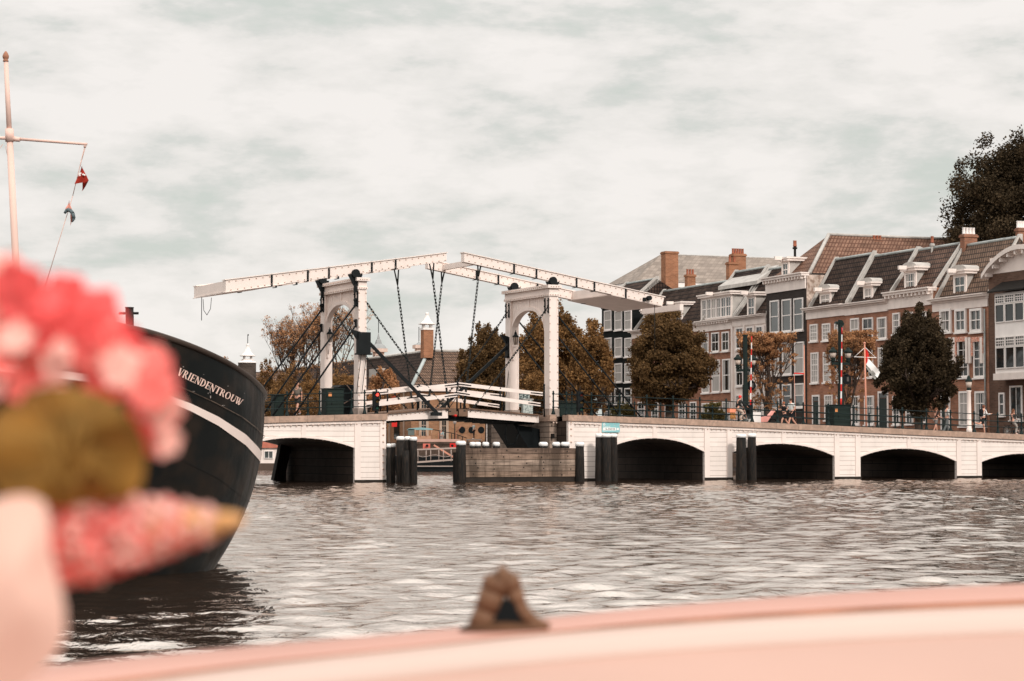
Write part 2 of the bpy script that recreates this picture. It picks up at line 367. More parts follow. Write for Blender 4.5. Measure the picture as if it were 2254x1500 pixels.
def approach(ar, x0, x1):
    CAPH = .34
    cuts = sorted(set([x0, x1]+[a+(b-a)*i/28 for a, _, b, _, _ in ar for i in range(29)]))
    def body(mb, y0, y1, inset=0):
        for i in range(len(cuts)-1):
            a, b = cuts[i], cuts[i+1]; mid = (a+b)/2
            ta, tb = topz(a)-CAPH-inset, topz(b)-CAPH-inset
            if bottomz(mid, ar) is None: ba = bb = -1.5
            else: ba, bb = bottomz(a+1e-6, ar) if bottomz(a+1e-6, ar) is not None else 0, bottomz(b-1e-6, ar) or 0
            ba += inset if ba > 0 else 0; bb += inset if bb > 0 else 0
            mb.add([(a,y0,ba),(b,y0,bb),(b,y0,tb),(a,y0,ta),(a,y1,ba),(b,y1,bb),(b,y1,tb),(a,y1,ta)],
                   [(0,1,2,3),(7,6,5,4),(0,4,5,1),(3,2,6,7)])
        for a, za, b, zb, r in ar:
            mb.add([(a,y0,-1.5),(a,y1,-1.5),(a,y1,za+inset),(a,y0,za+inset)], [(0,1,2,3)]); mb.add([(b,y0,-1.5),(b,y1,-1.5),(b,y1,zb+inset),(b,y0,zb+inset)], [(3,2,1,0)])
        for x in (x0, x1): mb.add([(x,y0,-1.5),(x,y1,-1.5),(x,y1,topz(x)-CAPH-inset),(x,y0,topz(x)-CAPH-inset)], [(0,1,2,3)])
        return mb
    body(MB(), 0, .16).build('boarded_facade', white2, bridge, fix=False)
    body(MB(), BW-.16, BW).build('boarded_facade', white2, bridge, fix=False)
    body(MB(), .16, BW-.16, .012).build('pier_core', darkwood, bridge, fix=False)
    # coping stones
    n = max(2, int((x1-x0)/1.45))
    for y0, y1 in ((-.16, .55), (BW-.55, BW+.16)):
        mb = MB()
        for i in range(n):
            a = x0-.05+(x1-x0+.1)*i/n; b = x0-.05+(x1-x0+.1)*(i+1)/n-.012
            ta, tb = topz(a), topz(b)
            mb.add([(a,y0,ta-CAPH+.01),(b,y0,tb-CAPH+.01),(b,y0,tb),(a,y0,ta),(a,y1,ta-CAPH+.01),(b,y1,tb-CAPH+.01),(b,y1,tb),(a,y1,ta)],
                   [(0,1,2,3),(7,6,5,4),(0,4,5,1),(3,2,6,7),(0,3,7,4),(1,5,6,2)])
        mb.build('coping', stone, bridge)
    mb = MB(); ta, tb = topz(x0)-.1, topz(x1)-.1
    for i in range(12):
        a, b = x0+(x1-x0)*i/12, x0+(x1-x0)*(i+1)/12
        mb.add([(a,.55,topz(a)-.33),(b,.55,topz(b)-.33),(b,BW-.55,topz(b)-.33),(a,BW-.55,topz(a)-.33),(a,.55,topz(a)-.08),(b,.55,topz(b)-.08),(b,BW-.55,topz(b)-.08),(a,BW-.55,topz(a)-.08)],
               [(0,1,2,3),(4,5,6,7),(0,4,5,1),(3,2,6,7)])
    mb.build('roadway', asphalt, bridge, fix=False)
    # trim boards, bolts
    mb = MB(); bt = MB()
    edges = [x0]+[v for a, _, b, _, _ in ar for v in (a, b)]+[x1]
    for k, x in enumerate(edges):
        left_side = (k % 2 == 1)   # arch begins here: strip to the left
        w_ = .34
        if k == 0: a, b = x, x+w_
        elif k == len(edges)-1: a, b = x-w_, x
        else: a, b = (x-w_, x) if left_side else (x, x+w_)
        mb.box(a+.003, b-.003, -.055, -.001, -1.2, topz((a+b)/2)-CAPH-.10)
        mb.box(a-.02, b+.02, -.075, -.002, -1.2, .10)
    for a, za, b, zb, r in ar:
        c = (a+b)/2; mb.box(c-.13, c+.13, -.05, -.001, bottomz(c, ar)+.005, topz(c)-CAPH-.12)
        for i in range(28):
            u0, u1 = a+(b-a)*i/28, a+(b-a)*(i+1)/28
            mb.add([(u0,-.03,bottomz(u0+1e-6,ar)-.01),(u1,-.03,bottomz(u1-1e-6,ar)-.01),(u1,-.03,bottomz(u1-1e-6,ar)+.12),(u0,-.03,bottomz(u0+1e-6,ar)+.12),
                    (u0,.0,bottomz(u0+1e-6,ar)-.01),(u1,.0,bottomz(u1-1e-6,ar)-.01),(u1,.0,bottomz(u1-1e-6,ar)+.12),(u0,.0,bottomz(u0+1e-6,ar)+.12)],
                   [(0,1,2,3),(0,4,5,1),(3,2,6,7)])
        k = int((b-a)/.42)
        for i in range(1, k): u = a+(b-a)*i/k; bt.ball((u, .03, bottomz(u, ar)-.03), .032, n=6, m=4)
    n = 14
    for i in range(n):   # top trim board following the deck
        a, b = x0+(x1-x0)*i/n, x0+(x1-x0)*(i+1)/n
        mb.add([(a,-.07,topz(a)-CAPH-.14),(b,-.07,topz(b)-CAPH-.14),(b,-.07,topz(b)-CAPH-.003),(a,-.07,topz(a)-CAPH-.003),(a,0,topz(a)-CAPH-.14),(b,0,topz(b)-CAPH-.14),(b,0,topz(b)-CAPH-.003),(a,0,topz(a)-CAPH-.003)],
               [(0,1,2,3),(0,4,5,1),(3,2,6,7)])
    mb.build('trim_boards', white, bridge)
    k = int((x1-x0)/.30)
    for i in range(k): u = x0+.15+(x1-x0-.3)*i/(k-1); bt.ball((u, -.085, topz(u)-CAPH-.17), .035, .04, .035, n=6, m=4)
    bt.build('bolt_row', mat('painted bolts', (.62, .46, .38), .5, .1), bridge)
    mb = MB()
    for k in range(0, len(edges)-1, 2): mb.box(edges[k]-.03, edges[k+1]+.03, -.10, -.08, -1.3, .16)
    mb.build('wet_plinth', mat('wet weed band', (.03, .024, .02), .5, .3), bridge)
xl_end = Lx(849); xr_start = Lx(1250)
approach(arch_fn(AL), Lx(40), xl_end)
approach(arch_fn(AR), xr_start, Lx(2420))
# bolts up the corner posts
mb = MB()
for x in (Lx(843), Lx(1256)):
    for i in range(9): mb.ball((x, -.07, .35+i*.36), .055, .04, .055, n=8, m=4)
mb.build('corner_bolts', mat('painted bolts', (.6, .5, .45)), bridge)
# far-left closing abutment (beyond the ship) and right quay abutment
MB().box(Lx(-120)-14, Lx(40)-.01, .02, BW-.02, -2, topz(Lx(0))-.5).build('abutment', brick_dk, bridge)
# the mid abutment of weathered planks under the right portal, set back from the near face
TN = 1.6
xa0 = Lx(1207, TN-.1); zt = topz(Lx(1240))
MB().box(xa0, xr_start-.002, TN-.25, BW-1.6, -1.5, zt-.36).build('timber_abutment', weather, bridge)
mb = MB(); mb.box(xa0-.06, xr_start-.052, TN-.42, BW-1.5, zt-.35, zt); mb.build('abutment_coping', stone, bridge)
mb = MB(); 
for i in range(9): mb.ball((xa0+.15+i*.19, TN-.44, zt-.44), .06, .06, .06, n=8, m=5)
mb.build('coping_bolts', mat('painted bolts', (.6, .5, .45)), bridge)
mb = MB(); mb.box(Lx(1237), Lx(1241), TN-.5, TN-.24, 2.35, 2.62); mb.build('timber_dowel', tar, bridge)
# black block for the right leaf's tail, its shade put into the colour
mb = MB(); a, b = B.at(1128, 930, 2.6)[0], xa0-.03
mb.prism_xz([(a, B.z(1118, 934, 2.6)), (b, B.z(1195, 945, 2.6)), (b, 1.75), (a+1.0, 1.75)], 2.5, 5.2); mb.build('leaf_tail_shade', black, bridge)
mb = MB()
mb.path([(xa0-2.2, 2.3, 3.2), (xa0-2.28, 2.3, 2.5), (xa0-2.1, 2.3, 2.0), (xa0-1.7, 2.3, 2.05), (xa0-1.45, 2.3, 2.6), (xa0-1.5, 2.3, 3.1)], .035)
mb.build('mooring_rope', black, bridge)
# portals ----------------------------------------------------------------
def portal(pxl, pxr, pytop, side):
    xa, xb = Lx(pxl, TN), Lx(pxr, TN); zd = topz(Lx(pxr)); zt_ = B.z(pxr, pytop, TN)
    D = 5.6; pw = .66; y0, y1 = TN, TN+D; xm = (xa+xb)/2
    capz = zt_-.62
    P = None
    cp = MB(); e = .10
    for k, (z0, z1, ee) in enumerate(((capz+.002, capz+.14, .07), (capz+.142, capz+.44, .03), (capz+.442, capz+.62, .17))):
        cp.box(xa-ee, xb+ee, y0-ee, y1+ee, z0, z1)
    P = cp.build('portal', white, bridge)
    for a, b in ((y0, y0+pw), (y1-pw, y1)):
        po = MB().box(xa, xb, a, b, zd+.35, capz)
        for xx in (xa-.02, xb-.05): po.box(xx, xx+.07, a-.025, a-.001, zd+.4, capz-.02)      # raised edge battens
        po.build('post', white, P)
        MB().box(xa-.06, xb+.06, a-.06, b+.06, zd-.3, zd+.348).build('stone_base', granite, P)
    # boarded arch between the posts
    zs = zd+(capz-zd)*.68; za = zd+(capz-zd)*.90; ya, yb = y0+pw, y1-pw; yc = (ya+yb)/2; hw = (yb-ya)/2
    ab = MB(); n = 24
    def az(u):
        k = max(0, 1-abs(u)**2.2); return zs+(za-zs)*k**.5
    for x0_, x1_ in ((xa+.12, xb-.12),):
        for i in range(n):
            u0 = -1+2*i/n; u1 = -1+2*(i+1)/n; p0, p1 = yc+hw*u0, yc+hw*u1; z0, z1 = az(u0), az(u1)
            ab.add([(x0_,p0,z0),(x0_,p1,z1),(x0_,p1,capz),(x0_,p0,capz),(x1_,p0,z0),(x1_,p1,z1),(x1_,p1,capz),(x1_,p0,capz)], [(3,2,1,0),(4,5,6,7),(0,1,5,4)])
        for k in range(1, 16):               # board grooves as thin battens
            p = ya+(yb-ya)*k/16; u = (p-yc)/hw; ab.box(x0_-.012, x0_-.0005, p-.018, p+.018, az(u)+.25, capz-.01)
        ab.box(x0_-.05, x0_-.001, yc-.10, yc+.10, za+.05, capz-.012)
    ab.build('arch_boarding', white, P)
    ar = MB()
    for i in range(n):                        # moulded archivolt
        u0 = -1+2*i/n; u1 = -1+2*(i+1)/n
        for s_ in (xa+.07, ):
            ar.add([(s_-.05,yc+hw*u0,az(u0)),(s_-.05,yc+hw*u1,az(u1)),(s_-.05,yc+hw*u1*1.0,az(u1)+.2),(s_-.05,yc+hw*u0,az(u0)+.2),
                    (s_+.05,yc+hw*u0,az(u0)),(s_+.05,yc+hw*u1,az(u1)),(s_+.05,yc+hw*u1,az(u1)+.2),(s_+.05,yc+hw*u0,az(u0)+.2)], [(3,2,1,0),(0,1,5,4),(2,3,7,6)])
    ar.build('archivolt', white, P)
    bo = MB()
    for zz, ee in ((capz+.07, .07), (capz+.53, .17)):
        for i in range(22): bo.ball((xa-ee-.01, y0+.1+(D-.2)*i/21, zz), .035, n=6, m=4)
        for i in range(4): bo.ball((xa+.02+(xb-xa-.04)*i/3, y0-ee-.01, zz), .035, n=6, m=4)
    for i in range(14):
        zz = zd+.6+(capz-zd-.8)*i/13
        for xx in (xa+.01, xb-.01): bo.ball((xx, y0-.03, zz), .045, .035, .045, n=6, m=4)
    bo.build('bolt_row', mat('painted bolts', (.6, .5, .45)), P)
    st = MB()
    for yy in (y0+.12, y0+.52, y1-.52, y1-.12):
        st.box(xa-.055, xa-.002, yy-.04, yy+.04, capz-.95, capz-.1)
        for k in range(3): st.ball((xa-.06, yy, capz-.25-.3*k), .05, n=6, m=4)
    st.build('iron_strap', iron, P)
    return dict(xa=xa, xb=xb, zd=zd, zt=zt_, capz=capz, y0=y0, y1=y1, obj=P)
PL = portal(789, 805, 612, -1); PR = portal(1210, 1228, 628, 1)
# balance beams with counterweight ---------------------------------------
def beams(tops, bots, end_left, yn=1.75, yf=6.6, th=.42, wl=3.4):
    (xa, za), (xb, zb) = [B.at(px, py, yn) for px, py in tops]; (xc, zc_), (xd, zd_) = [B.at(px, py, yn) for px, py in bots]
    bts = MB(); obj = None
    for k, y in enumerate((yn, yf)):
        mb = MB(); mb.prism_xz([(xc, zc_), (xb if 0 else xd, zd_), (xb, zb), (xa, za)], y, y+th)
        # thin cap plank
        dx = xb-xa; up = .05
        mb.prism_xz([(xa-.05, za+.003), (xb+.05, zb+.003), (xb+.05, zb+.05), (xa-.05, za+.05)], y-.06, y+th+.06)
        o = mb.build('balance_beam', white, bridge)
        if obj is None: obj = o
        bo = MB(); n = 34
        for i in range(n):
            u = (i+.5)/n; x = xa+(xb-xa)*u; zt_ = za+(zb-za)*u; zl = zc_+(zd_-zc_)*((x-xc)/(xd-xc))
            bo.ball((x, y-.02, zt_-.09), .035, n=6, m=4); bo.ball((x+.1, y-.02, zl+.09), .035, n=6, m=4)
        bo.build('bolt_row', mat('painted bolts', (.6, .5, .45)), o)
        kk = obj if k == 0 else o
        for u in (.20, .36, .455, .65, .76) if end_left else (.88-.64, .35, .55, .64, .80):
            x = xa+(xb-xa)*u; zt_ = za+(zb-za)*u+.06; zl = zc_+(zd_-zc_)*((x-xc)/(xd-xc))-.03
            MB().box(x-.05, x+.05, y-.045, y-.003, zl-.031, zt_).box(x-.05, x+.05, y-.04, y+th+.04, zl-.03, zl-.002).build('iron_strap', iron, o)
    # counterweight box between the beams at the heavy end
    if end_left: x0, x1 = xa, xa+wl
    else: x0, x1 = xb-wl, xb
    def tz(x): return za+(zb-za)*(x-xa)/(xb-xa)
    def bz(x): return zc_+(zd_-zc_)*(x-xc)/(xd-xc)
    mb = MB(); mb.prism_xz([(x0+.01, bz(x0)+.02), (x1, bz(x1)+.02), (x1, tz(x1)-.12), (x0+.01, tz(x0)-.02)], yn+th+.003, yf-.003)
    mb.prism_xz([(x0-.06, bz(x0)-.04), (x1-.1, bz(x1)-.04), (x1-.1, bz(x1)-.006), (x0-.06, bz(x0)-.006)], yn-.03, yf+th+.03)
    cw = mb.build('counterweight_box', white, obj)
    mb = MB()
    for x in (x0+wl+1.4, ): mb.box(x-.12, x+.12, yn+th+.002, yf-.002, bz(x)+.05, tz(x)-.1)
    mb.build('cross_beam', white, obj); mb = MB()
    xt = xb-1.0 if end_left else xa+1.0
    mb.box(xt-.1, xt+.1, yn+th+.002, yf-.002, bz(xt)+.1, tz(xt)-.1)
    mb.build('cross_beam', white, obj)
    return dict(tz=tz, bz=bz, yn=yn, yf=yf, th=th, x0=x0, x1=x1, obj=obj)
BL = beams(((497, 617.5), (983, 557)), ((497, 643), (983, 575.5)), True)
BR = beams(((1022, 557), (1462, 655)), ((1022, 577), (1458, 673)), False)
# pivots on the portal tops
for P, Bm in ((PL, BL), (PR, BR)):
    xm = P['xa']-.15 if P is PL else (P['xa']+P['xb'])/2
    for y in (Bm['yn'], Bm['yf']):
        mb = MB(); zb_ = Bm['bz'](xm)
        mb.prism_xz([(xm-.42, zb_-.02), (xm+.42, zb_-.02), (xm+.14, zb_-.62), (xm-.10, zb_-.62)], y-.05, y+.06)
        mb.tube((xm, y-.16, zb_+.02), (xm, y+.1, zb_+.02), .23, n=12)
        mb.box(xm-.07, xm+.07, y-.1, y+.05, zb_-1.0, zb_-.1)
        mb.build('pivot_bearing', iron, bridge)
mb = MB(); x = B.x(1427, 1.75); mb.tube((x, 1.5, B.z(1427, 657, 1.75)), (x, 1.74, B.z(1427, 657, 1.75)), .135, n=14); mb.box(x-.35, x-.2, 1.6, 1.74, B.z(1427, 664, 1.75), B.z(1427, 656, 1.75)); mb.build('siren_horn', iron, BR['obj'])
# leaves ------------------------------------------------------------------
YN, YF = 1.8, 7.0
def leaf(a, b, label):           # a,b: (px, ytop, ybot) at outer and joint ends, on plane YN
    (xa, za), (xb, zb) = B.at(a[0], a[1], YN), B.at(b[0], b[1], YN); ha, hb = za-B.z(a[0], a[2], YN), zb-B.z(b[0], b[2], YN)
    mb = MB()
    dk = MB()
    dk.prism_xz([(xa, za-.003), (xb, zb-.003), (xb, zb+.07), (xa, za+.07)], YN-.12, YF+.12)
    D = dk.build('leaf_deck', deckwood, bridge)
    for y in (YN, YF-.28): mb = MB().prism_xz([(xa, za-ha), (xb, zb-hb), (xb, zb-.006), (xa, za-.006)], y, y+.28); mb.build('leaf_beam', white, D)
    mb = MB()
    for k in range(1, 4): y = YN+(YF-YN)*k/4; mb.prism_xz([(xa, za-ha*.9), (xb, zb-hb*.7), (xb, zb-.008), (xa, za-.008)], y-.15, y+.15)
    n = 9
    for i in range(n):
        u = (i+.5)/n; x = xa+(xb-xa)*u; z = za+(zb-za)*u; mb.box(x-.1, x+.1, YN+.3, YF-.3, z-.5, z-.01)
    mb.build('leaf_joists', black, D)
    bo = MB()
    for i in range(14): u = (i+.5)/14; bo.ball((xa+(xb-xa)*u, YN-.02, za+(zb-za)*u-.08), .04, n=6, m=4)
    bo.build('bolt_row', mat('painted bolts', (.6, .5, .45)), D)
    return D, (xa, za, xb, zb)
DL, gl = leaf((850, 912, 927), (986, 900, 921), '')
DR, gr_ = leaf((1186, 915.5, 931), (1030, 901.5, 919), '')
# joint timbers and dark steel at the meeting ends
mb = MB(); xj = (gl[2]+gr_[2])/2
mb.box(gl[2]+.02, xj-.04, YN-.05, YF+.05, gl[3]-.35, gl[3]+.02); mb.box(xj+.04, gr_[2]-.02, YN-.05, YF+.05, gr_[3]-.38, gr_[3]); mb.build('meeting_beam', mat('brown meeting timber', (.16, .10, .07), .8, .3), bridge)
mb = MB(); mb.box(gl[2]-.05, gr_[2]+.05, YN+.3, YF-.3, gl[3]-.62, gl[3]-.37); mb.build('meeting_girder', black, bridge)
mb = MB(); p = B.at(1003, 915.5, YN-.2); mb.ball((p[0], YN-.2, p[1]), .075, n=10, m=8); mb.tube((p[0], YN-.2, p[1]), (p[0], YN+.4, p[1]+.02), .05); mb.build('signal_ball', red, bridge, label='round red navigation light under the meeting point of the bridge leaves')
# leaf rails
def rails(pts, y):
    (x0, z0), (x1, z1) = [B.at(px, py, YN) for px, py in pts]; th = .20
    mb = MB(); n = 1; s0, s1 = (x0, z0), (x1, z1)
    d = (x1-x0); L_ = abs(d); sl = (z1-z0)/d
    e = .55*(1 if d > 0 else -1)
    mb.bar((x0+e, y, z0+sl*e), (x1-e, y, z1-sl*e), .09, th)
    for k in (-1, 1):
        mb.bar((x0, y, z0+k*th*.34), (x0+e, y, z0+sl*e+k*th*.34), .09, th*.32); mb.bar((x1, y, z1+k*th*.34), (x1-e, y, z1-sl*e+k*th*.34), .09, th*.32)
    o = mb.build('leaf_rail', white, bridge)
    for a, b, sgn in ((x0, z0, 1), (x1, z1, -1)):
        ss = sgn*(1 if d > 0 else -1); MB().bar((a-ss*.12, y, b-sl*ss*.12), (a+ss*.75, y, b+sl*ss*.75), .13, .05).build('rail_hinge', iron, o)
for y in (YN-.05, YF-.1):
    rails(((824, 866), (1005, 847)), y); rails(((800, 894), (1005, 870)), y)
    rails(((1008, 846), (1193, 868)), y); rails(((1005, 865), (1188, 891)), y)
for y in (YN-.05, YF-.1):
    for px, t0, b0 in ((852, 860, 912), (918, 852, 906), (1005, 843, 905), (1100, 855, 908), (1197, 848, 918)):
        mb = MB(); x = Lx(px, YN); mb.tube((x, y, B.z(px, t0, YN)), (x, y, B.z(px, b0, YN)), .045)
        mb.ball((x, y, B.z(px, t0, YN)), .07, n=6, m=4); mb.build('rail_post', iron, bridge)
    for p, q in (((1005, 848), (1028, 905)), ((1008, 870), (985, 903))):
        a = B.at(*p, YN); b = B.at(*q, YN); MB().tube((a[0], y+.02, a[1]), (b[0], y+.02, b[1]), .02).build('rail_brace', iron, bridge)
# chains ------------------------------------------------------------------
def P3(px, py, y): a = B.at(px, py, y); return Vector((a[0], y, a[1]))
def hang(top_px, top_py, bot_px, bot_py, ytop, ybot, rod=.20, yy=1.9):
    a = P3(top_px, top_py, yy); b = P3(bot_px, bot_py, yy); a.y = ytop; b.y = ybot
    c = a.lerp(b, 1-rod); t = a.lerp(b, .09)
    mb = MB(); chain(mb, t, c)
    mb.tube(c, b, .06, .075, 6)
    for k in (-1, 1): mb.tube((a.x+.16*k, a.y-.02, a.z+.3), t, .04, .05, 6)
    mb.ball(b, .13, n=6, m=4); mb.ball(c, .09, n=6, m=4)
    mb.build('lift_chain', ironb, bridge)
for k, dy in ((0, 0), (1, BL['yf']-BL['yn'])):
    hang(950, 585, 988, 906, 1.95+dy, 1.85+dy); hang(1057, 580, 1020, 905, 1.95+dy, 1.85+dy)
def brace_chain(p, q, y, dy, sag=.15):
    a = P3(*p, y); b = P3(*q, y); a.y += dy; b.y += dy
    chain(MB(), a, b, L=.24, r=.017, wd=.05, sag=sag).build('brace_chain', ironb, bridge)
brace_chain((805, 663), (984, 904), 1.75, 0); brace_chain((805, 663), (984, 904), 1.75, 5.1)
brace_chain((1205, 677), (1036, 905), 1.75, 0); brace_chain((1205, 677), (1036, 905), 1.75, 5.1)
# loose chain loop at the counterweight
mb = MB(); a = P3(444, 655, BL['yf']); z0 = a.z
mb.path([(a.x, a.y, z0), (a.x, a.y, z0-1.25)], .02)
mb.path([(a.x+.08, a.y, z0-.1), (a.x+.12, a.y, z0-.7), (a.x+.3, a.y, z0-.95), (a.x+.5, a.y, z0-.6), (a.x+.55, a.y, z0)], .016)
mb.build('pull_rope', ironb, BL['obj'])
mb = MB(); a = P3(1441, 672, BR['yn']+.2); mb.path([a, (a.x, a.y, a.z-2.6)], .02); mb.build('pull_rope', ironb, BR['obj'])
# stay rods to the approach decks
def stay(p, q, dy):
    a = P3(*p, TN+.1); b = P3(*q, TN+.1); a.y += dy; b.y += dy
    mb = MB(); mb.tube(a, b, .05, n=6); sx = 1 if b.x > a.x else -1
    mb.box(a.x-.05-sx*.04, a.x+.05-sx*.04, a.y-.05, a.y+.05, a.z-.05, a.z+.4); mb.ball((a.x, a.y, a.z+.3), .09, n=6, m=4)
    mb.build('stay_rod', iron, bridge)
for dy in (.1, 5.1):
    stay((783, 673), (602, 915), dy); stay((783, 719), (649, 915), dy); stay((1229, 695), (1414, 920), dy); stay((1229, 740), (1368, 918), dy)
# drive housings and racks
def drive(P, y, dirx, pz, q, ys):
    xm = (P['xa']+P['xb'])/2; z = pz
    mb = MB(); mb.box(xm-.36, xm+.34, y-.32, y+.02, z-.55, z+.6); mb.prism_xz([(xm-.75, z+.75), (xm-.2, z+.62), (xm-.25, z+.1), (xm-.42, z+.25)], y-.2, y-.05)
    mb.box(xm-.44, xm+.42, y-.36, y+.04, z-.6, z-.52); h = mb.build('drive_housing', iron, bridge)
    b = P3(*q, YN); mb = MB(); mb.bar((xm+dirx*.3, y-.16, z+.05), (b.x, y-.16, b.z), .10, .17)
    mb.box(b.x-.38, b.x+.22, y-.24, y-.02, b.z-.10, b.z+.10); mb.build('drive_rack', iron, bridge)
    mb = MB()
    for k in (0, .3): mb.tube((xm-.15+k, y-.2, z-.55), (xm-.42+k, y-.2, P['zd']+1.1), .02, n=5)
    mb.build('drive_cable', iron, h)
drive(PL, TN-.04, 1, B.z(798, 757, TN), (957, 912), 0)
drive(PR, TN+5.4, -1, B.z(1212, 757, TN), (1045, 905), 0)
# ------------------------------------------------------------------ bridge furniture
RH = 1.14
def railing(name_lab, pxs, y, end_px=None, h=RH):
    xs = [Lx(p, 0) for p in pxs]; x0, x1 = xs[0], xs[-1]
    t = thing('bridge_railing', name_lab, 'railing', B, ((x0+x1)/2, y, topz((x0+x1)/2)), 'green iron railings along the bridge')
    prof = [(.11, 0), (.13, .04), (.10, .10), (.065, .22), (.05, .34), (.075, .38), (.05, .43), (.045, .68), (.075, .72), (.045, .77), (.04, h-.06), (.075, h-.03), (.075, h+.02), (.04, h+.05), (.065, h+.10), (.02, h+.16)]
    for x in xs: MB().lathe((x, y, topz(x)), prof, 8).build('post', railgreen, t)
    for zz in (.40, .74, h-.02):
        mb = MB()
        for a, b in zip(xs[:-1], xs[1:]): mb.tube((a, y, topz(a)+zz), (b, y, topz(b)+zz), .024, n=6)
        mb.build('rail', railgreen, t)
    return t
railing('near green iron railing left of the opening, in front of the walking bald man', [60, 130, 205, 278, 350, 422, 493, 564, 635, 707, 777, 806, 832], .22)
pr = [1222, 1251, 1263, 1306, 1368, 1428, 1486, 1545, 1603, 1660, 1716, 1773, 1828, 1883, 1936, 1991, 2044, 2097, 2149, 2201, 2253, 2304, 2355]
railing('long near-side green iron railing sloping down from the right portal', pr, .22)
railing('far-side green iron railing behind the walking bald man', [300, 380, 460, 540, 615, 690, 765, 830], BW-.25)
railing('far-side green iron railing behind the cyclists and joggers', [1290+i*60 for i in range(19)], BW-.25)
def bp(px, y, extra=0): x = Lx(px, y); return (x, y, topz(x)+extra)
# cabinets
def cabinet(px0, px1, y, hpx, lab, sticker=None, depth=.7, roof=True):
    x0, x1 = Lx(px0, y), Lx(px1, y); z0 = topz((x0+x1)/2)-.08; z1 = B.z((px0+px1)/2, hpx, y)
    t = thing('control_cabinet', lab, 'cabinet', B, ((x0+x1)/2, y+depth/2, z0))
    mb = MB(); mb.box(x0, x1, y, y+depth, z0+.06, z1); mb.build('cabinet_body', cabgreen, t)
    mb = MB(); mb.box(x0+.05, x1-.05, y-.02, y-.002, z0+.14, z1-.08); mb.build('door', mat('cabinet door green', (.018, .028, .025), .45, .1), t)
    mb = MB(); mb.box(x0-.04, x1+.04, y-.05, y+depth+.04, z1+.002, z1+.05); mb.build('lid', cabgreen, t)
    mb = MB(); mb.box(x0+.02, x1-.02, y+.03, y+depth-.03, z0-.02, z0+.058); mb.build('plinth', granite, t)
    mb = MB(); xm = x0+(x1-x0)*.3; mb.box(xm-.02, xm+.02, y-.04, y-.021, z0+.6, z0+.72); mb.build('handle', iron, t)
    if sticker: mb = MB(); mb.box(x0+.12, x0+.3, y-.026, y-.021, z1-.38, z1-.2); mb.build('sticker', mat('orange sticker', sticker, .6), t)
    return t
cabinet(718, 757, .5, 857, 'dark green control cabinet with an orange sticker, beside the left portal', (.75, .3, .12))
cabinet(603, 625, 7.6, 871, 'small dark green cabinet by the far railing, left of the walking man', depth=.5)
cabinet(1834, 1872, .45, 893, 'dark green perforated cabinet at the foot of the hooked lamp post', (.8, .7, .6), depth=.8)
cabinet(1232, 1270, 3.2, 888, 'low wide green cabinet behind the railing, just right of the right portal', depth=.6)
# machinery box with crank wheel
x0, x1 = Lx(752, 3.2), Lx(794, 3.2); zz = topz(x0)
t = thing('machinery_box', 'black winch box with crossed crank arms inside the left portal', 'winch', B, ((x0+x1)/2, 3.6, zz))
mb = MB(); mb.box(x0, x1, 3.3, 4.4, zz+.45, zz+1.5); mb.box(x0+.2, x1-.2, 3.5, 4.2, zz-.05, zz+.45); mb.prism_xz([(x0-.15, zz+1.5), (x1+.05, zz+1.5), (x1-.1, zz+1.66), (x0, zz+1.62)], 3.25, 4.45); mb.build('winch_case', iron, t)
mb = MB(); cx = Lx(782, 3.2)
for a in (R(35), R(125)): mb.tube((cx-math.cos(a)*.95, 3.1, zz+1.0-math.sin(a)*.75), (cx+math.cos(a)*.95, 3.1, zz+1.0+math.sin(a)*.75), .03, n=6)
mb.tube((cx, 3.05, zz+1), (cx, 3.3, zz+1), .07); mb.build('crank_arm', mat('worn steel', (.2, .14, .11), .5), t)
# traffic lights
def traffic(px, y, py_top, py_bot, lab, lit, flip=0):
    x = Lx(px, y); z1 = B.z(px, py_top, y); z0 = B.z(px, py_bot, y)
    t = thing('traffic_light', lab, 'traffic light', B, (x, y, topz(x)), 'signal lights on the bridge')
    mb = MB(); mb.tube((x, y, topz(x)-.35), (x, y, z0+.1), .045); mb.box(x-.04, x+.04, y-.06, y+.06, topz(x)-.34, topz(x)-.1); mb.build('pole', iron, t)
    mb = MB(); mb.box(x-.15, x+.15, y-.11, y+.11, z0, z1); mb.build('signal_head', iron, t)
    h = (z1-z0)/3
    for k in range(3):
        zc_ = z1-h*(k+.5); col = ((.9, .04, .03), (.10, .06, .02), (.02, .07, .05))[k]
        on = lit and k == 0
        mm = mat('lit red lamp', (1, .07, .05), .3, 0, emit=2.0) if on else mat('unlit lamp %d' % k, col if k else (.09, .015, .012), .3)
        L_ = MB().tube((x+.04, y-.135, zc_), (x+.04, y-.112, zc_), .085, n=14).build('lamp', mm, t)
        MB().add(*(lambda n: ([(x+.04+.11*math.cos(math.pi*i/n), yy, zc_+.11*math.sin(math.pi*i/n)) for i in range(n+1) for yy in (y-.111, y-.27)], [(2*i, 2*i+1, 2*i+3, 2*i+2) for i in range(n)]))(8)).build('visor', iron, L_, fix=False)
traffic(827, -.02, 862, 905, 'black traffic light showing red, on the near railing left of the opening', True)
traffic(1276, -.02, 862, 909, 'unlit black traffic light on the near railing, right of the right portal', False)
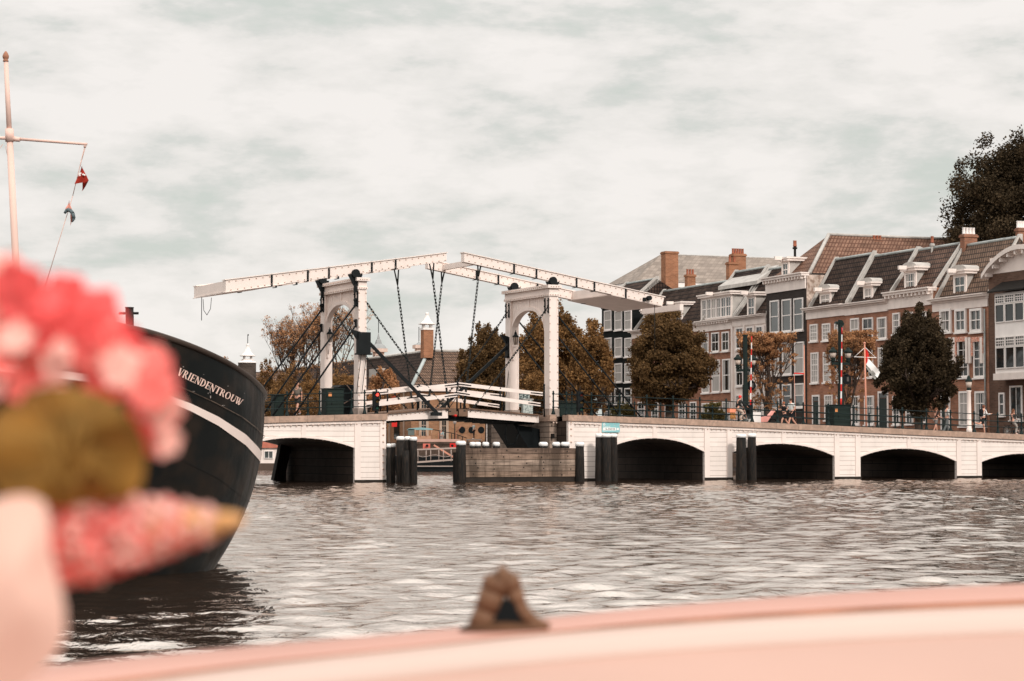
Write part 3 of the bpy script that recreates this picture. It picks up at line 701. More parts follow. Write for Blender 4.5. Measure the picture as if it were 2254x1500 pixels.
# lanterns on brackets inside the portals
def portal_lantern(P, px, py, lab):
    y = P['y1']-.66-.35; x = B.x(px, y, py); z = B.z(px, py, y)
    t = thing('wall_lantern', lab, 'lantern', B, (x, y, z-.35), 'lanterns on the portals')
    MB().lathe((x, y, z-.3), [(.09, 0), (.16, .42), (.165, .44)], 6).build('glass', mat('lantern glass', (.50, .41, .35), .25), t)
    mb = MB().lathe((x, y, z+.14), [(.2, 0), (.2, .03), (.1, .16), (.07, .18), (.09, .24), (.03, .3), (.015, .4)], 8)
    for k in range(6): a = math.pi/3*k; mb.tube((x+.09*math.cos(a), y+.09*math.sin(a), z-.3), (x+.165*math.cos(a), y+.165*math.sin(a), z+.14), .012, n=4)
    mb.build('lantern_hood', iron, t)
    mb = MB(); yw = P['y1']-.66; mb.box(x-.06, x+.06, y-.1, yw-.002, z-.40, z-.31); mb.box(x-.05, x+.05, yw-.12, yw-.002, z-1.15, z-.4); mb.tube((x, y, z-.4), (x, yw-.06, z-1.0), .045, n=6); mb.build('bracket', white, t)
portal_lantern(PL, 726, 742, 'dark lantern on a white bracket inside the left portal')
portal_lantern(PR, 1135, 748, 'dark lantern on a white bracket inside the right portal')
# art boards by the right portal
x0 = Lx(1136, 8.2); x1 = Lx(1166, 8.2); zz = topz(Lx(1250))
t = thing('notice_board', 'dark board with scribbled white pattern behind the right leaf rails', 'board', B, ((x0+x1)/2, 8.2, zz))
MB().box(x0, x1, 8.2, 8.28, B.z(1150, 896, 8.2), B.z(1150, 866, 8.2)).build('panel', mat('scribbled board', (.05, .07, .07), .5, .2, 5, c2=(.5, .55, .53)), t)
mb = MB()
for x in (x0+.1, x1-.1): mb.box(x-.03, x+.03, 8.22, 8.27, zz-.1, B.z(1150, 896, 8.2)+.02)
mb.build('legs', iron, t)
x0 = Lx(1152, 7.9); x1 = Lx(1173, 7.9)
t = thing('info_box', 'pale grey box with dark printed figures behind the right leaf rails', 'box', B, ((x0+x1)/2, 7.9, zz))
MB().box(x0, x1, 7.9, 8.15, zz-.05, B.z(1160, 880, 7.9)).build('box_body', mat('printed pale box', (.55, .60, .57), .5, .1, 4, c2=(.12, .16, .16)), t)
MB().box(x0-.04, x1+.04, 7.86, 8.19, B.z(1160, 880, 7.9)+.002, B.z(1160, 880, 7.9)+.05).build('lid', leadw, t)
# blue sign
sg_x0, sg_z1 = B.at(1323.3, 930.8); sg_x1, sg_z0 = B.at(1362, 952.4)
teal = mat('teal sign enamel', (.26, .52, .54), .45, .03)
t = thing('phone_sign', 'teal sign with a phone number on a white strip, fixed to the bridge boards', 'sign', B, (sg_x0, -.10, sg_z0))
sw, sh = sg_x1-sg_x0, sg_z1-sg_z0
MB().box(sg_x0, sg_x1, -.11, -.08, sg_z0, sg_z1).build('panel', teal, t)
sgw = mat('sign white', (.85, .84, .82), .5, 0)
mb = MB(); y = -.113
mb.box(sg_x0+sw*.05, sg_x0+sw*.79, y, y+.0025, sg_z0+sh*.20, sg_z0+sh*.50); mb.box(sg_x0+sw*.83, sg_x0+sw*.95, y, y+.0025, sg_z0+sh*.24, sg_z0+sh*.46); mb.build('white_fields', sgw, t)
mb = MB()
for k in range(16):
    a0, a1 = 2*math.pi*k/16, 2*math.pi*(k+1)/16; cx, cz = sg_x0+sw*.115, sg_z0+sh*.82
    mb.add([(cx+r*sh*math.cos(a), y, cz+r*sh*math.sin(a)) for r, a in ((.06, a0), (.06, a1), (.12, a1), (.12, a0))], [(0, 1, 2, 3)])
mb.build('emblem', sgw, t, fix=False)
text_obj('Magerebrug', sh*.17, sgw, t, (sg_x0+sw*.055, y, sg_z0+sh*.53), .001)
text_obj('06-29683108', sh*.27, mat('sign ink', (.10, .10, .09), .6, 0), t, (sg_x0+sw*.185, y-.004, sg_z0+sh*.255), .001, squeeze=.78)
text_obj('Gratis', sh*.10, sgw, t, (sg_x0+sw*.055, y, sg_z0+sh*.08), .001)
# tall lamp posts with two lanterns, a barrier arm and a round sign
def tall_lamp(px, y, py_top, py_lan, lab, has_hood, arm_off, arm_top):
    x = Lx(px, y); z0 = topz(x)-.05; zt_ = B.z(px, py_top, y); zl = B.z(px, py_lan, y)   # crossarm level
    t = thing('lamp_post', lab, 'lamp post', B, (x, y, z0), 'tall double-lantern posts with barrier arms')
    mb = MB(); mb.box(x-.13, x+.13, y-.13, y+.13, z0, z0+2.6); mb.box(x-.10, x+.10, y-.10, y+.10, z0+2.6, zt_); mb.box(x-.13, x+.13, y-.13, y+.13, zt_, zt_+.08)
    if has_hood: mb.prism_xz([(x-.42, zt_-.02), (x-.3, zt_+.10), (x-.12, zt_+.08), (x-.1, zt_+.2), (x+.12, zt_+.16), (x+.22, zt_-.02), (x+.2, zt_-.15), (x, zt_-.1)], y-.08, y+.08)
    mb.build('pole', cabgreen, t)
    mb = MB(); mb.box(x-.62, x+.62, y-.06, y+.06, zl-.10, zl+.06); mb.ball((x-.4, y-.05, zl-.22), .09, .07, .08); mb.ball((x+.4, y-.05, zl-.22), .09, .07, .08); mb.build('crossarm', cabgreen, t)
    for s_ in (-1, 1):
        c = (x+s_*.54, y, zl+.06); q6 = .68
        lan = MB().lathe(c, [(.13*q6, 0), (.20*q6, .06), (.16*q6, .16), (.24*q6, .22), (.24*q6, .25)], 10).build('lantern', cabgreen, t)
        MB().lathe((c[0], c[1], c[2]+.252), [(.2*q6, 0), (.29*q6, .30)], 10).build('glass', mat('lantern glass', (.50, .41, .35), .25), lan)
        mb = MB().lathe((c[0], c[1], c[2]+.555), [(.34*q6, 0), (.38*q6, .04), (.38*q6, .10), (.24*q6, .18), (.2*q6, .2), (.1, .24), (.1, .3), (.03, .33)], 10)
        for k in range(5): a = 2*math.pi*k/5+.3; mb.tube((c[0]+.12*math.cos(a), c[1]+.12*math.sin(a), c[2]+.25), (c[0]+.17*math.cos(a), c[1]+.17*math.sin(a), c[2]+.56), .012, n=4)
        mb.build('hood', cabgreen, lan)
    # raised barrier arm in red and white bands
    xa_ = x+arm_off; za = z0+1.3; zb = B.z(px, arm_top, y); n = 11; mr = MB()
    for i in range(n):
        a, b = za+(zb-za)*i/n, za+(zb-za)*(i+1)/n-.005; mr.tube((xa_+.01*i, y-.3, a), (xa_+.01*(i+1), y-.3, b+.005), .052-.002*i, .052-.002*(i+1), n=8, caps=(i in (0, n-1)))
    ba = mr.build('barrier_arm', red, t); ba.data.materials.append(redw)
    for p_ in ba.data.polygons: p_.material_index = int((p_.center.z+OFF[ba][2]-za)/(zb-za)*n-1e-4) % 2
    mb = MB(); mb.box(xa_-.12, xa_+.12, y-.40, y-.2, z0+.5, z0+1.35); mb.box(xa_-.05, x, y-.25, y-.15, z0+1.0, z0+1.15); mb.build('barrier_pivot', iron, t)
    zs = zl-.95
    mb = MB(); mb.tube((x+.40, y-.1, zs), (x+.40, y+.0, zs), .30, n=20); mb.box(x+.1, x+.3, y-.06, y+.04, zs-.05, zs+.05); mb.prism_xz([(x+.18, zs+.27), (x+.42, zs+.33), (x+.42, zs+.25)], y-.2, y); mb.build('round_sign', black, t)
    mb = MB(); mb.box(x+.36, x+.50, y-.12, y-.102, zs-.12, zs+.14); mb.build('signal_insert', mat('dull signal grey', (.10, .09, .085), .4), t)
tall_lamp(1641, 8.0, 740, 815, 'tall green double-lantern post with striped barrier arm, beside the cyclist in a red hat', False, .17, 741)
tall_lamp(1851, 1.2, 712, 800, 'tall green double-lantern post with hooked top and striped barrier arm, at the green cabinet', True, -.20, 722)
# white lamp column
x = Lx(2133, 2.0); z0 = topz(x)-.05; zt_ = B.z(2133, 860, 2.0)
t = thing('white_lamp_post', 'white column street lamp with a dark green lantern, left of the running man', 'lamp post', B, (x, 2.0, z0))
MB().lathe((x, 2, z0), [(.17, 0), (.17, .3), (.14, .35), (.12, zt_-z0-.1), (.15, zt_-z0-.05), (.15, zt_-z0)], 10).build('column', white, t)
lan = MB().lathe((x, 2, zt_+.01), [(.11, 0), (.15, .05), (.12, .1), (.15, .16)], 8).build('lantern', cabgreen, t)
MB().lathe((x, 2, zt_+.175), [(.15, 0), (.19, .36)], 8).build('glass', mat('lantern glass', (.50, .41, .35), .25), lan)
MB().lathe((x, 2, zt_+.54), [(.22, 0), (.24, .06), (.16, .14), (.12, .18), (.1, .3), (.04, .38)], 8).build('hood', cabgreen, lan)
# red pennant mast and flag pole
def mastpole(px, y, py0, py1, lab, col):
    x = Lx(px, y)
t = thing('thin_mast', 'thin pink mast with a red crossbar in front of the dark grey house', 'mast', W0, atY(1773, 990, 150))
a = atY(1772, 985, 150); b = atY(1770, 760, 150)
MB().tube(a, b, .055, .03, 6).build('pole', mat('salmon paint', (.60, .27, .19), .5), t)
c0 = atY(1748, 822, 150); c1 = atY(1770, 823, 150); mb = MB(); mb.bar(c0, c1, .09, .09); mb.build('crossbar', red, t); MB().tube(c0, atY(1752, 930, 150), .018, n=5).build('stay_line', mat('salmon paint', (.60, .27, .19)), t)
t = thing('flagpole', 'salmon flagpole with a white crossbar carrying a red, white and grey flag', 'flagpole', W0, atY(1906, 990, 148))
a = atY(1908, 985, 148); b = atY(1903, 756, 148)
mb = MB(); mb.tube(a, b, .075, .05, 8); mb.ball(b, .09); mb.build('pole', mat('salmon paint', (.60, .27, .19)), t)
mb = MB(); y_ = 148; mb.tube(atY(1880, 786, y_), atY(1929, 788, y_), .03, n=6)
mb.tube(atY(1881, 786, y_), atY(1904, 765, y_), .02, n=5); mb.tube(atY(1928, 788, y_), atY(1904, 765, y_), .02, n=5); mb.build('crossbar', frame_w, t)
def cloth(pts_rows, m, parent, name='flag', thick=.012):
    mb = MB(); h = len(pts_rows); w_ = len(pts_rows[0]); v = [p for r_ in pts_rows for p in r_]
    f = [(i*w_+j, i*w_+j+1, (i+1)*w_+j+1, (i+1)*w_+j) for i in range(h-1) for j in range(w_-1)]
    v2 = [(p[0], p[1]+thick, p[2]) for p in v]; k = len(v)
    mb.add(v, f, True); mb.add(v2, [tuple(reversed(x)) for x in f], True); return mb.build(name, m, parent, fix=False)
def flag_rows(tl, tr, bl, br, n=5, m_=9, wave=.12):
    rows = []
    for i in range(n):
        r_ = []
        for j in range(m_):
            u, v = j/(m_-1), i/(n-1)
            p = Vector(tl).lerp(Vector(tr), u).lerp(Vector(bl).lerp(Vector(br), u), v); p.y += wave*math.sin(u*8+v*2)*u; p.z -= .15*math.sin(u*3)*0
            r_.append(p)
        rows.append(r_)
    return rows
cloth(flag_rows(atY(1903, 764, y_), atY(1912, 776, y_), atY(1904, 806, y_), atY(1914, 789, y_)), red, t, 'flag_red')
cloth(flag_rows(atY(1909, 786, y_+.05), atY(1938, 820, y_), atY(1906, 802, y_), atY(1931, 832, y_)), mat('flag white', (.8, .78, .76), .8), t, 'flag_white')
cloth(flag_rows(atY(1907, 800, y_+.1), atY(1932, 829, y_), atY(1908, 812, y_), atY(1926, 836, y_)), mat('flag grey', (.30, .29, .27), .8), t, 'flag_grey')
# white parasol/scooter shape behind the far railing
t = thing('folded_cargo_bike', 'white and pink cargo scooter parked behind the railing, between the cyclist and the two joggers', 'scooter', B, bp(1682, 8.8))
x, y, z = bp(1682, 8.8)
mb = MB(); mb.prism_xz([(x-.55, z+.35), (x+.15, z+.35), (x+.75, z+1.05), (x+.62, z+1.1), (x+.25, z+.72), (x-.5, z+.62)], y-.12, y+.12); mb.build('body', mat('scooter pink', (.78, .35, .30), .4), t)
mb = MB(); mb.box(x-1.0, x-.4, y-.25, y+.25, z+.3, z+.95); mb.build('cargo_box', frame_w, t)
for dx in (-.7, .65): MB().torus((x+dx, y, z+.3), .26, .04, 'y', 16, 6).build('wheel', black, t)
# ------------------------------------------------------------------ piles and fenders
def pile(px0, px1, py_top, y, lab, capped=True, cap_px=8, group=None, tilt=0, ymul=1):
    x0, x1 = Lx(px0, y), Lx(px1, y); x = (x0+x1)/2; r = abs(x1-x0)/2; zt_ = B.z((px0+px1)/2, py_top, y)
    t = thing('mooring_pile', lab, 'pile', B, (x, y, 0), group)
    zc_ = zt_-(cap_px/40 if capped else 0)
    MB().lathe((x, y, -1.5), [(r*1.08, 0), (r*1.05, 1.5), (r*.97, 1.5+zc_*.6), (r*.9, 1.5+zc_)], 8, a0=.35).build('shaft', tar, t)
    if capped: MB().lathe((x, y, zc_+.002), [(r*.99, 0), (r*.99, (zt_-zc_)*.75), (r*.7, zt_-zc_)], 8, a0=.35).build('cap', capwhite, t)
    return t
g = 'black timber piles with white caps left of the opening'
pile(851, 861, 977, -.5, 'short black pile with white cap, touching the white corner of the left pier', group=g)
pile(861, 871, 976.5, -.3, 'short black pile with white cap, second from the white corner of the left pier', group=g)
pile(873, 890, 961, -.9, 'tall black pile with white cap, left one of the three tall piles beside the opening', group=g)
pile(890, 904, 961, -.5, 'tall black pile with white cap, middle one of the three tall piles beside the opening', group=g)
pile(902, 918, 962, -.9, 'tall black pile with white cap, nearest to the opening on its left side', group=g)
pile(886, 901, 992, -1.6, 'low black stub pile with a pale weathered top in front of the tall white-capped piles', capped=False)
g = 'black timber piles in front of the right arches'
pile(1311, 1327, 955, -.9, 'broad black pile below the teal sign, left of three', group=g)
pile(1325, 1344, 955, -1.2, 'broad black pile below the teal sign, middle of three', group=g)
pile(1341, 1358, 955, -.8, 'broad black pile below the teal sign, beside the first right arch', group=g)
pile(1621, 1641, 956, -1.0, 'black pile standing before the second right arch, left of the pair', group=g)
pile(1646, 1663, 955, -.6, 'black pile standing before the second right arch, right of the pair', group=g)
g = 'white-capped piles behind the plank fender'
fy = -1.2
pile(1004, 1025, 971, fy+.1, 'thick black pile with white cap at the left end of the plank fender', cap_px=9)
for px0, px1, yy, nm in ((1034, 1046, .3, 'first white-capped stub behind the plank fender, counted from its left end'), (1045, 1058, .2, 'second white-capped stub behind the plank fender, counted from its left end'),
                     (1062, 1076, .3, 'third white-capped stub behind the plank fender, counted from its left end'), (1085, 1100, .9, 'shaded white-capped stub behind the plank fender, beside the shade under the leaf'),
                     (1187, 1205, -.6, 'white-capped stub behind the plank fender, just right of the shade under the leaf'), (1216, 1232, -.6, 'white-capped stub behind the plank fender, left one before the white corner post'),
                     (1235, 1253, -.6, 'white-capped stub behind the plank fender, right one before the white corner post'), (1267, 1285, -1.3, 'white-capped black pile at the right end of the plank fender')):
    pile(px0, px1, 973.5, yy, nm, cap_px=9, group=g)
x0, x1 = Lx(1021, fy), Lx(1284, fy-.2); zt_ = B.z(1150, 986, fy)
t = thing('timber_fender', 'long weathered plank fender in the water between the bridge portals', 'fender', B, ((x0+x1)/2, fy, 0))
for i in range(5):
    z0 = .28+(zt_-.28)*i/5; z1 = .28+(zt_-.28)*(i+1)/5-.02; j = rng.uniform(-.02, .02)
    mb = MB().box(x0+.03+abs(j), x1-abs(j), fy+j*.5, fy+.18, z0, z1)
    for k in range(5): mb.ball((x0+.4+(x1-x0-.8)*(k+rng.random()*.8)/5, fy+j*.5-.012, z0+(z1-z0)*(.3+.4*rng.random())), .035, n=6, m=4)
    pk = mb.build('plank', mat('fender plank %d' % i, [(.25, .175, .13), (.24, .175, .135), (.32, .24, .19), (.26, .18, .135), (.19, .13, .10)][i], .85, .5, 1.1, dirt=.92, dsc=(.9, .9, .16), dth=(.46, .60), bump=.8, bscale=14, stretch=(.8, 1, 7)), t)
    pk.data.materials.append(iron)
    for p_ in pk.data.polygons:
        if len(p_.vertices) != 4 or p_.area < .004: p_.material_index = 1
MB().box(x0+.1, x1-.1, fy+.18, fy+1.6, -1, zt_-.25).build('backing', tar, t)
MB().box(x0+.05, x1-.05, fy+.03, fy+.2, -1, .27).build('wet_base', mat('wet weed band', (.03, .024, .02)), t)
# leaning prop inside the left arch
t = thing('leaning_prop', 'tarred leaning timber prop standing in the water behind the left arch', 'timber prop', B, (Lx(605, 9.6), 9.6, 0))
a = P3(606, 1066, 9.6); b = P3(628, 975, 9.6); MB().bar((a.x, 9.6, -.6), (b.x, 9.6, b.z), .5, .62).build('raking_timber', tar, t)
a = P3(624, 1066, 9.8); MB().bar((a.x, 9.9, -.6), (a.x+.02, 9.9, 3.0), .22, .3).build('upright_timber', tar, t)
# ------------------------------------------------------------------ houses on the quay
GZ = 2.3
def window(par, F, x0, x1, z0, z1, nx=2, ny=2, curtain=0, y=0., fw=.13, fm=frame_w, sill=True, gm=None, deep=.10, split=None):
    """frame, pane, glazing bars and sill on the wall plane y, facing -y"""
    if x0 > x1: x0, x1 = x1, x0
    mb = MB(); yo = y-deep; yi = y-.002
    mb.box(x0, x0+fw, yo, yi, z0, z1); mb.box(x1-fw, x1, yo, yi, z0, z1); mb.box(x0+fw+.001, x1-fw-.001, yo, yi, z1-fw, z1); mb.box(x0+fw+.001, x1-fw-.001, yo, yi, z0, z0+fw)
    a, b, c, d = x0+fw, x1-fw, z0+fw, z1-fw; bw = .045
    for i in range(1, nx): x = a+(b-a)*i/nx; mb.box(x-bw/2, x+bw/2, yo+.04, yi-.01, c+.001, d-.001)
    for j in range(1, ny):
        z = c+(d-c)*j/ny; ww = .08 if (j == (ny+1)//2) else bw; mb.box(a+.001, b-.001, yo+.036, yi-.012, z-ww/2, z+ww/2)
    W = mb.build('window', fm, par)
    g_ = gm or (glass2 if rng.random() < .35 else glass)
    MB().box(a-.01, b+.01, y-.028, y-.004, c-.01, d+.01).build('pane', g_, W)
    if curtain:
        mb = MB(); cz = c if curtain < 3 else c+(d-c)*.5
        if curtain == 1: mb.box(a+.01, a+(b-a)*.30, y-.036, y-.030, c+.02, d-.02); mb.box(b-(b-a)*.30, b-.01, y-.036, y-.030, c+.02, d-.02)
        elif curtain == 2: mb.box(a+.01, b-.01, y-.036, y-.030, c+.02, d-.02)
        else: mb.box(a+.01, b-.01, y-.036, y-.030, cz, d-.02)
        mb.build('curtain', frame_c, W)
    if sill: MB().box(x0-.08, x1+.08, y-.2, y-.001, z0-.13, z0-.002).build('sill', fm, W)
    return W
def pxwin(par, F, l, y=0., **k):
    x0, z1 = F.at(l[0], l[2], y); x1, z0 = F.at(l[1], l[3], y); zb = (F.z(l[0], l[3], y)+F.z(l[1], l[3], y))/2
    return window(par, F, x0, x1, z0, z1, y=y, **k)
def chimney(par, F, px0, px1, pt, pb, y, d=1.1, pots=3, bm=None, potm=None, side=None):
    x0, x1 = F.x(px0, y, pt), F.x(px0+.26*(px1-px0), y, pt); z1 = F.z(px0, pt, y); z0 = F.z(px0, pb, y)
    d = max(.2, .74*(px1-px0)/(proj(F.world((x1, y+1, z1)))[0]-proj(F.world((x1, y, z1)))[0]))
    c = MB().box(x0, x1, y, y+d, z0-.8, z1-.25).build('chimney', bm or brick_chim, par)
    MB().box(x0-.08, x1+.08, y-.08, y+d+.08, z1-.248, z1-.08).box(x0-.02, x1+.02, y-.02, y+d+.02, z1-.079, z1).build('chimney_cap', bm or brick_chim, c)
    for i in range(pots):
        MB().lathe(((x0+x1)/2, y+d*(i+.5)/pots, z1+.001), [(.16, 0), (.13, .1), (.12, .5), (.15, .55)], 8).build('chimney_pot', potm or mat('terracotta pots', (.36, .13, .08), .8), c)
    return c
def dormer(par, F, fr, roofpx, y=.45, depth=2.2, nx=2, ny=2, lid='flat', arms=True, dark=False, hood=None):
    """fr = (x0,x1,ytop,ybot) of the front in pixels; boxy dormer with window, cheeks and projecting cap"""
    x0, z1 = F.at(fr[0], fr[2], y); x1, _ = F.at(fr[1], fr[2], y); z0 = F.z((fr[0]+fr[1])/2, fr[3], y)
    if x0 > x1: x0, x1 = x1, x0
    D = MB().box(x0+.02, x1-.02, y+.03, y+depth, z0, z1-.02).build('dormer', leadw, par)
    F_ = MB(); F_.box(x0-.05, x0+.12, y-.06, y+.028, z0-.1, z1); F_.box(x1-.12, x1+.05, y-.06, y+.028, z0-.1, z1); F_.box(x0+.121, x1-.121, y-.06, y+.028, z1-.16, z1); F_.box(x0+.121, x1-.121, y-.06, y+.028, z0-.1, z0+.08)
    F_.build('dormer_front', facadew, D)
    n = max(1, round((x1-x0)/1.25)) if nx == 0 else 1
    for i in range(n):
        a = x0+.14+(x1-x0-.28)*i/n; b = x0+.14+(x1-x0-.28)*(i+1)/n
        window(D, F, a+.02, b-.02, z0+.1, z1-.18, 2, 2 if nx == 0 else ny, y=y+.027, fw=.07, sill=False, curtain=rng.choice((0, 1, 2)), gm=glass2)
    ov = .28; mb = MB()
    mb.box(x0-ov, x1+ov, y-.32, y+depth, z1+.001, z1+.20)
    mb.box(x0-ov-.1, x1+ov+.1, y-.42, y+depth+.05, z1+.201, z1+.33); mb.build('dormer_cornice', facadew, D)
    mb = MB()
    if lid == 'arch':
        n = 8; pts = [(x0-ov+(x1-x0+2*ov)*(.5-.5*math.cos(math.pi*i/n)), z1+.331+.42*math.sin(math.pi*i/n)) for i in range(n+1)]
        mb.prism_xz(pts, y-.2, y+depth)
    elif lid == 'peak':
        mb.prism_xz([(x0-ov, z1+.331), (x1+ov, z1+.331), ((x0+x1)/2, z1+.85)], y-.2, y+depth)
    else: mb.box(x0-ov+.1, x1+ov-.1, y-.2, y+depth, z1+.331, z1+.38)
    mb.build('dormer_roof', leadw, D)
    if arms: MB().box((x0+x1)/2-.12, (x0+x1)/2+.12, y-1.15, y-.42, z1+.10, z1+.42).build('hoist_beam', facadew, D)
    return D
def cornice(par, F, x0, x1, z0, z1, m=facadew, dent=False, out=.5):
    h = z1-z0; mb = MB(); mb.box(x0, x1, -.10, -.002, z0, z0+h*.62)
    mb.box(x0-.04, x1+.04, -.20, -.002, z0+h*.621, z0+h*.78); mb.box(x0-.08, x1+.08, -out, .3, z0+h*.781, z0+h*.92); mb.box(x0-.12, x1+.12, -out-.12, .3, z0+h*.921, z1)
    o = mb.build('cornice', m, par)
    if dent:
        mb = MB(); n = int((x1-x0)/.55)
        for i in range(n): x = x0+.2+(x1-x0-.4)*i/(n-1); mb.box(x-.09, x+.09, -out+.05, -.201, z0+h*.60, z0+h*.779)
        mb.build('brackets', m, o)
    return o
HB = []
def house(label, px0, px1, wallm, cor, roofm, ridge, rows, name='canal_house', doors=(), depth=11, dent=False, yr=2.9, par=True, corm=None, fm=frame_w, roof=True):
    """px0,px1 facade edges; cor=(ytop,ybottom) of the cornice; ridge=(px,py) of the ridge's left end"""
    F = H; pm = (px0+px1)/2
    x0, x1 = F.x(px0), F.x(px1); zc1 = F.z(pm, cor[0]); zc0 = F.z(pm, cor[1])
    t = thing(name, label, 'house', F, ((x0+x1)/2, depth/2, GZ), 'row of canal houses on the right quay')
    x0 += .01; x1 -= .01
    MB().box(x0, x1, 0, depth, GZ, zc1-.05).build('wall', wallm, t)
    cornice(t, F, x0, x1, zc0, zc1, corm or facadew, dent)
    if roof:
        zr = F.z(ridge[0], ridge[1], yr)
        rf = MB().prism_yz([(.3, zc1-.04), (yr, zr), (yr*2-.3+1.5, zc1-.04)], x0+.02, x1-.02).build('roof', roofm, t)
        MB().tube((x0+.3, yr, zr+.02), (x1-.3, yr, zr+.02), .13, n=6).build('ridge_tiles', lead, rf)
        if par:
            for a, b in ((x0+.02, x0+.24), (x1-.24, x1-.02)):
                mb = MB(); mb.prism_yz([(.15, zc1-.02), (.12, zc1+.20), (yr, zr+.28), (yr+.3, zr+.28), (yr+.3, zr-.3), (.6, zc1-.02)], a, b)
                mb.build('gable_coping', leadw, rf)
    for l, kw in rows: pxwin(t, F, l, fm=fm, **kw)
    for l in doors:
        a, z1 = F.at(l[0], l[2]); b, _ = F.at(l[1], l[2]); z0 = GZ+.15; mb = MB()
        mb.box(a, a+.14, -.1, -.002, z0, z1); mb.box(b-.14, b, -.1, -.002, z0, z1); mb.box(a+.141, b-.141, -.1, -.002, z1-.16, z1); mb.box(a-.1, b+.1, -.5, -.003, GZ, z0-.001)
        dr = mb.build('door_frame', fm, t); MB().box(a+.15, b-.15, -.05, -.004, z0, z1-.6).build('door', mat('dark door paint', (.03, .04, .038), .35), dr)
        MB().box(a+.15, b-.15, -.04, -.004, z1-.55, z1-.17).build('fanlight', glass, dr)
    return t
def grid(cols, rows, tilt=0.0, **kw):
    out = []
    for (a, b) in cols:
        for (c, d) in rows: out.append(((a, b, c-tilt*(a-cols[0][0]), d-tilt*(a-cols[0][0])), dict(kw)))
    return out
cu = lambda lst, seq: [(l, {**k, 'curtain': seq[i % len(seq)]}) for i, (l, k) in enumerate(lst)]
h0 = house('tall black painted house with white window frames, leftmost of the row, behind the stay rods', 1325, 1392, black_brick, (664, 676), tile_dk, (1400, 622),
      cu(grid([(1331, 1347), (1354, 1370), (1376, 1392-1)], [(685, 726), (745, 785), (801, 841), (855, 889), (905, 940)], nx=1, ny=2), (2, 2, 2, 0, 1)), corm=black_brick, dent=False)
h1 = house('brick house with white gable coping and two dormers, mostly hidden behind the large round tree', 1392, 1541, brick_red, (720, 738), tile_dk, (1500, 636),
      cu(grid([(1405, 1420), (1435, 1450), (1465, 1480), (1495, 1510), (1520, 1534)], [(750, 785), (810, 860), (885, 930)], nx=2, ny=3), (1, 2, 0)), yr=3.6)
dormer(h1, H, (1418, 1446, 690, 722), None, y=.8)
dormer(h1, H, (1478, 1502, 675, 712), None, y=.9)
h2 = house('brick house with a wide white three-window dormer, between the round tree and the white-fronted house', 1541, 1612, brick_red, (704, 728), tile_dk, (1560, 610),
      cu(grid([(1545, 1561), (1567, 1584), (1590, 1606)], [(735, 776)], .08, nx=2, ny=2), (1, 0, 0))+cu(grid([(1546, 1563), (1568, 1586), (1591, 1609)], [(795, 865), (888, 940)], .08, nx=1, ny=2), (2, 1, 2)), yr=3.9, dent=True)
dormer(h2, H, (1544, 1611, 658, 702), None, y=.5, nx=0, arms=True, depth=3)
h3 = house('narrow white-fronted house with tall pilasters, left of the dark grey house', 1613, 1687, facadew, (695, 716), tile_dk, (1640, 603),
      cu(grid([(1621, 1637), (1644, 1659), (1665, 1680)], [(722, 768), (790, 850), (870, 925)], .08, nx=2, ny=2, gm=glass), (0, 0, 1)), yr=3.9)
for px in (1614, 1640.5, 1662, 1684.5): x = H.x(px); MB().box(x-.18, x+.18, -.16, -.001, GZ, H.z(px, 717)).build('pilaster', facadew, h3)
dormer(h3, H, (1646, 1663, 653, 701), None, y=.5)
MB().prism_yz([(2.2, H.z(1640, 622, 2.2)), (4.6, H.z(1640, 596, 4.6)), (4.6, H.z(1640, 610, 4.6)), (2.2, H.z(1640, 630, 2.2))], H.x(1598, 3), H.x(1684, 3)).build('roof_glazing', leadw, h3)
h4 = house('tall narrow dark grey house with white cornice and an orange tiled roof running back', 1688, 1776, grey_brick, (606, 641), tile_or, (1765, 530),
      cu(grid([(1696, 1716), (1722, 1743), (1748, 1769)], [(663, 732)], .10, nx=1, ny=2, gm=glass2)+grid([(1697, 1716), (1723, 1743), (1750, 1771)], [(757, 826), (848, 900)], .06, nx=1, ny=2), (0, 0, 0, 2, 0, 2, 0, 2, 3)), roof=False, dent=True, depth=22)
xa, xb = H.x(1688)+.02, H.x(1776)-.02; ze = H.z(1776, 603); xm = (xa+xb)/2; ry = 4.5; zr = H.z(1768, 528, ry)
mb = MB(); mb.add([(xa, .3, ze), (xb, .3, ze), (xb, 22, ze), (xa, 22, ze), (xm, ry, zr), (xm, 20.5, zr)], [(0, 1, 4), (1, 2, 5, 4), (2, 3, 5), (3, 0, 4, 5), (3, 2, 1, 0)])
rf = mb.build('roof', tile_or, h4)
mb = MB(); mb.tube((xb, .35, ze+.05), (xm, ry, zr+.05), .18, n=6); mb.tube((xm, ry, zr+.04), (xm, 20.5, zr+.04), .14, n=6); mb.build('ridge_tiles', leadw, rf)
MB().box(xb+.001, xb+.03, .05, 13, H.z(1776, 700), ze-.06).build('stained_gable_wall', stucco, h4)
dormer(h4, H, (1722, 1737, 577, 611), None, y=.5, depth=3.5)
chimney(h4, H, 1747, 1752, 543, 575, 3, d=.5, pots=2, bm=tar)
chimney(h4, H, 1917, 1944, 532, 566, 9, d=1.6, pots=3, bm=brick_red)
h5 = house('red brown brick house with arched white dormer, right of the dark grey house', 1777, 1862, brick_red, (674, 699), tile_dk, (1830, 574),
      cu(grid([(1784, 1801), (1811, 1829), (1838, 1856)], [(715, 751)], .06, nx=3, ny=4)+grid([(1786, 1803), (1813, 1830), (1841, 1857)], [(777, 843)], .05, nx=3, ny=5), (2, 2, 2, 2))+cu(grid([(1816, 1834), (1842, 1858)], [(870, 925)], nx=3, ny=5), (2,)), doors=[(1789, 1805, 870)])
dormer(h5, H, (1806, 1829, 646, 683), None, y=.6, ny=3, lid='arch')
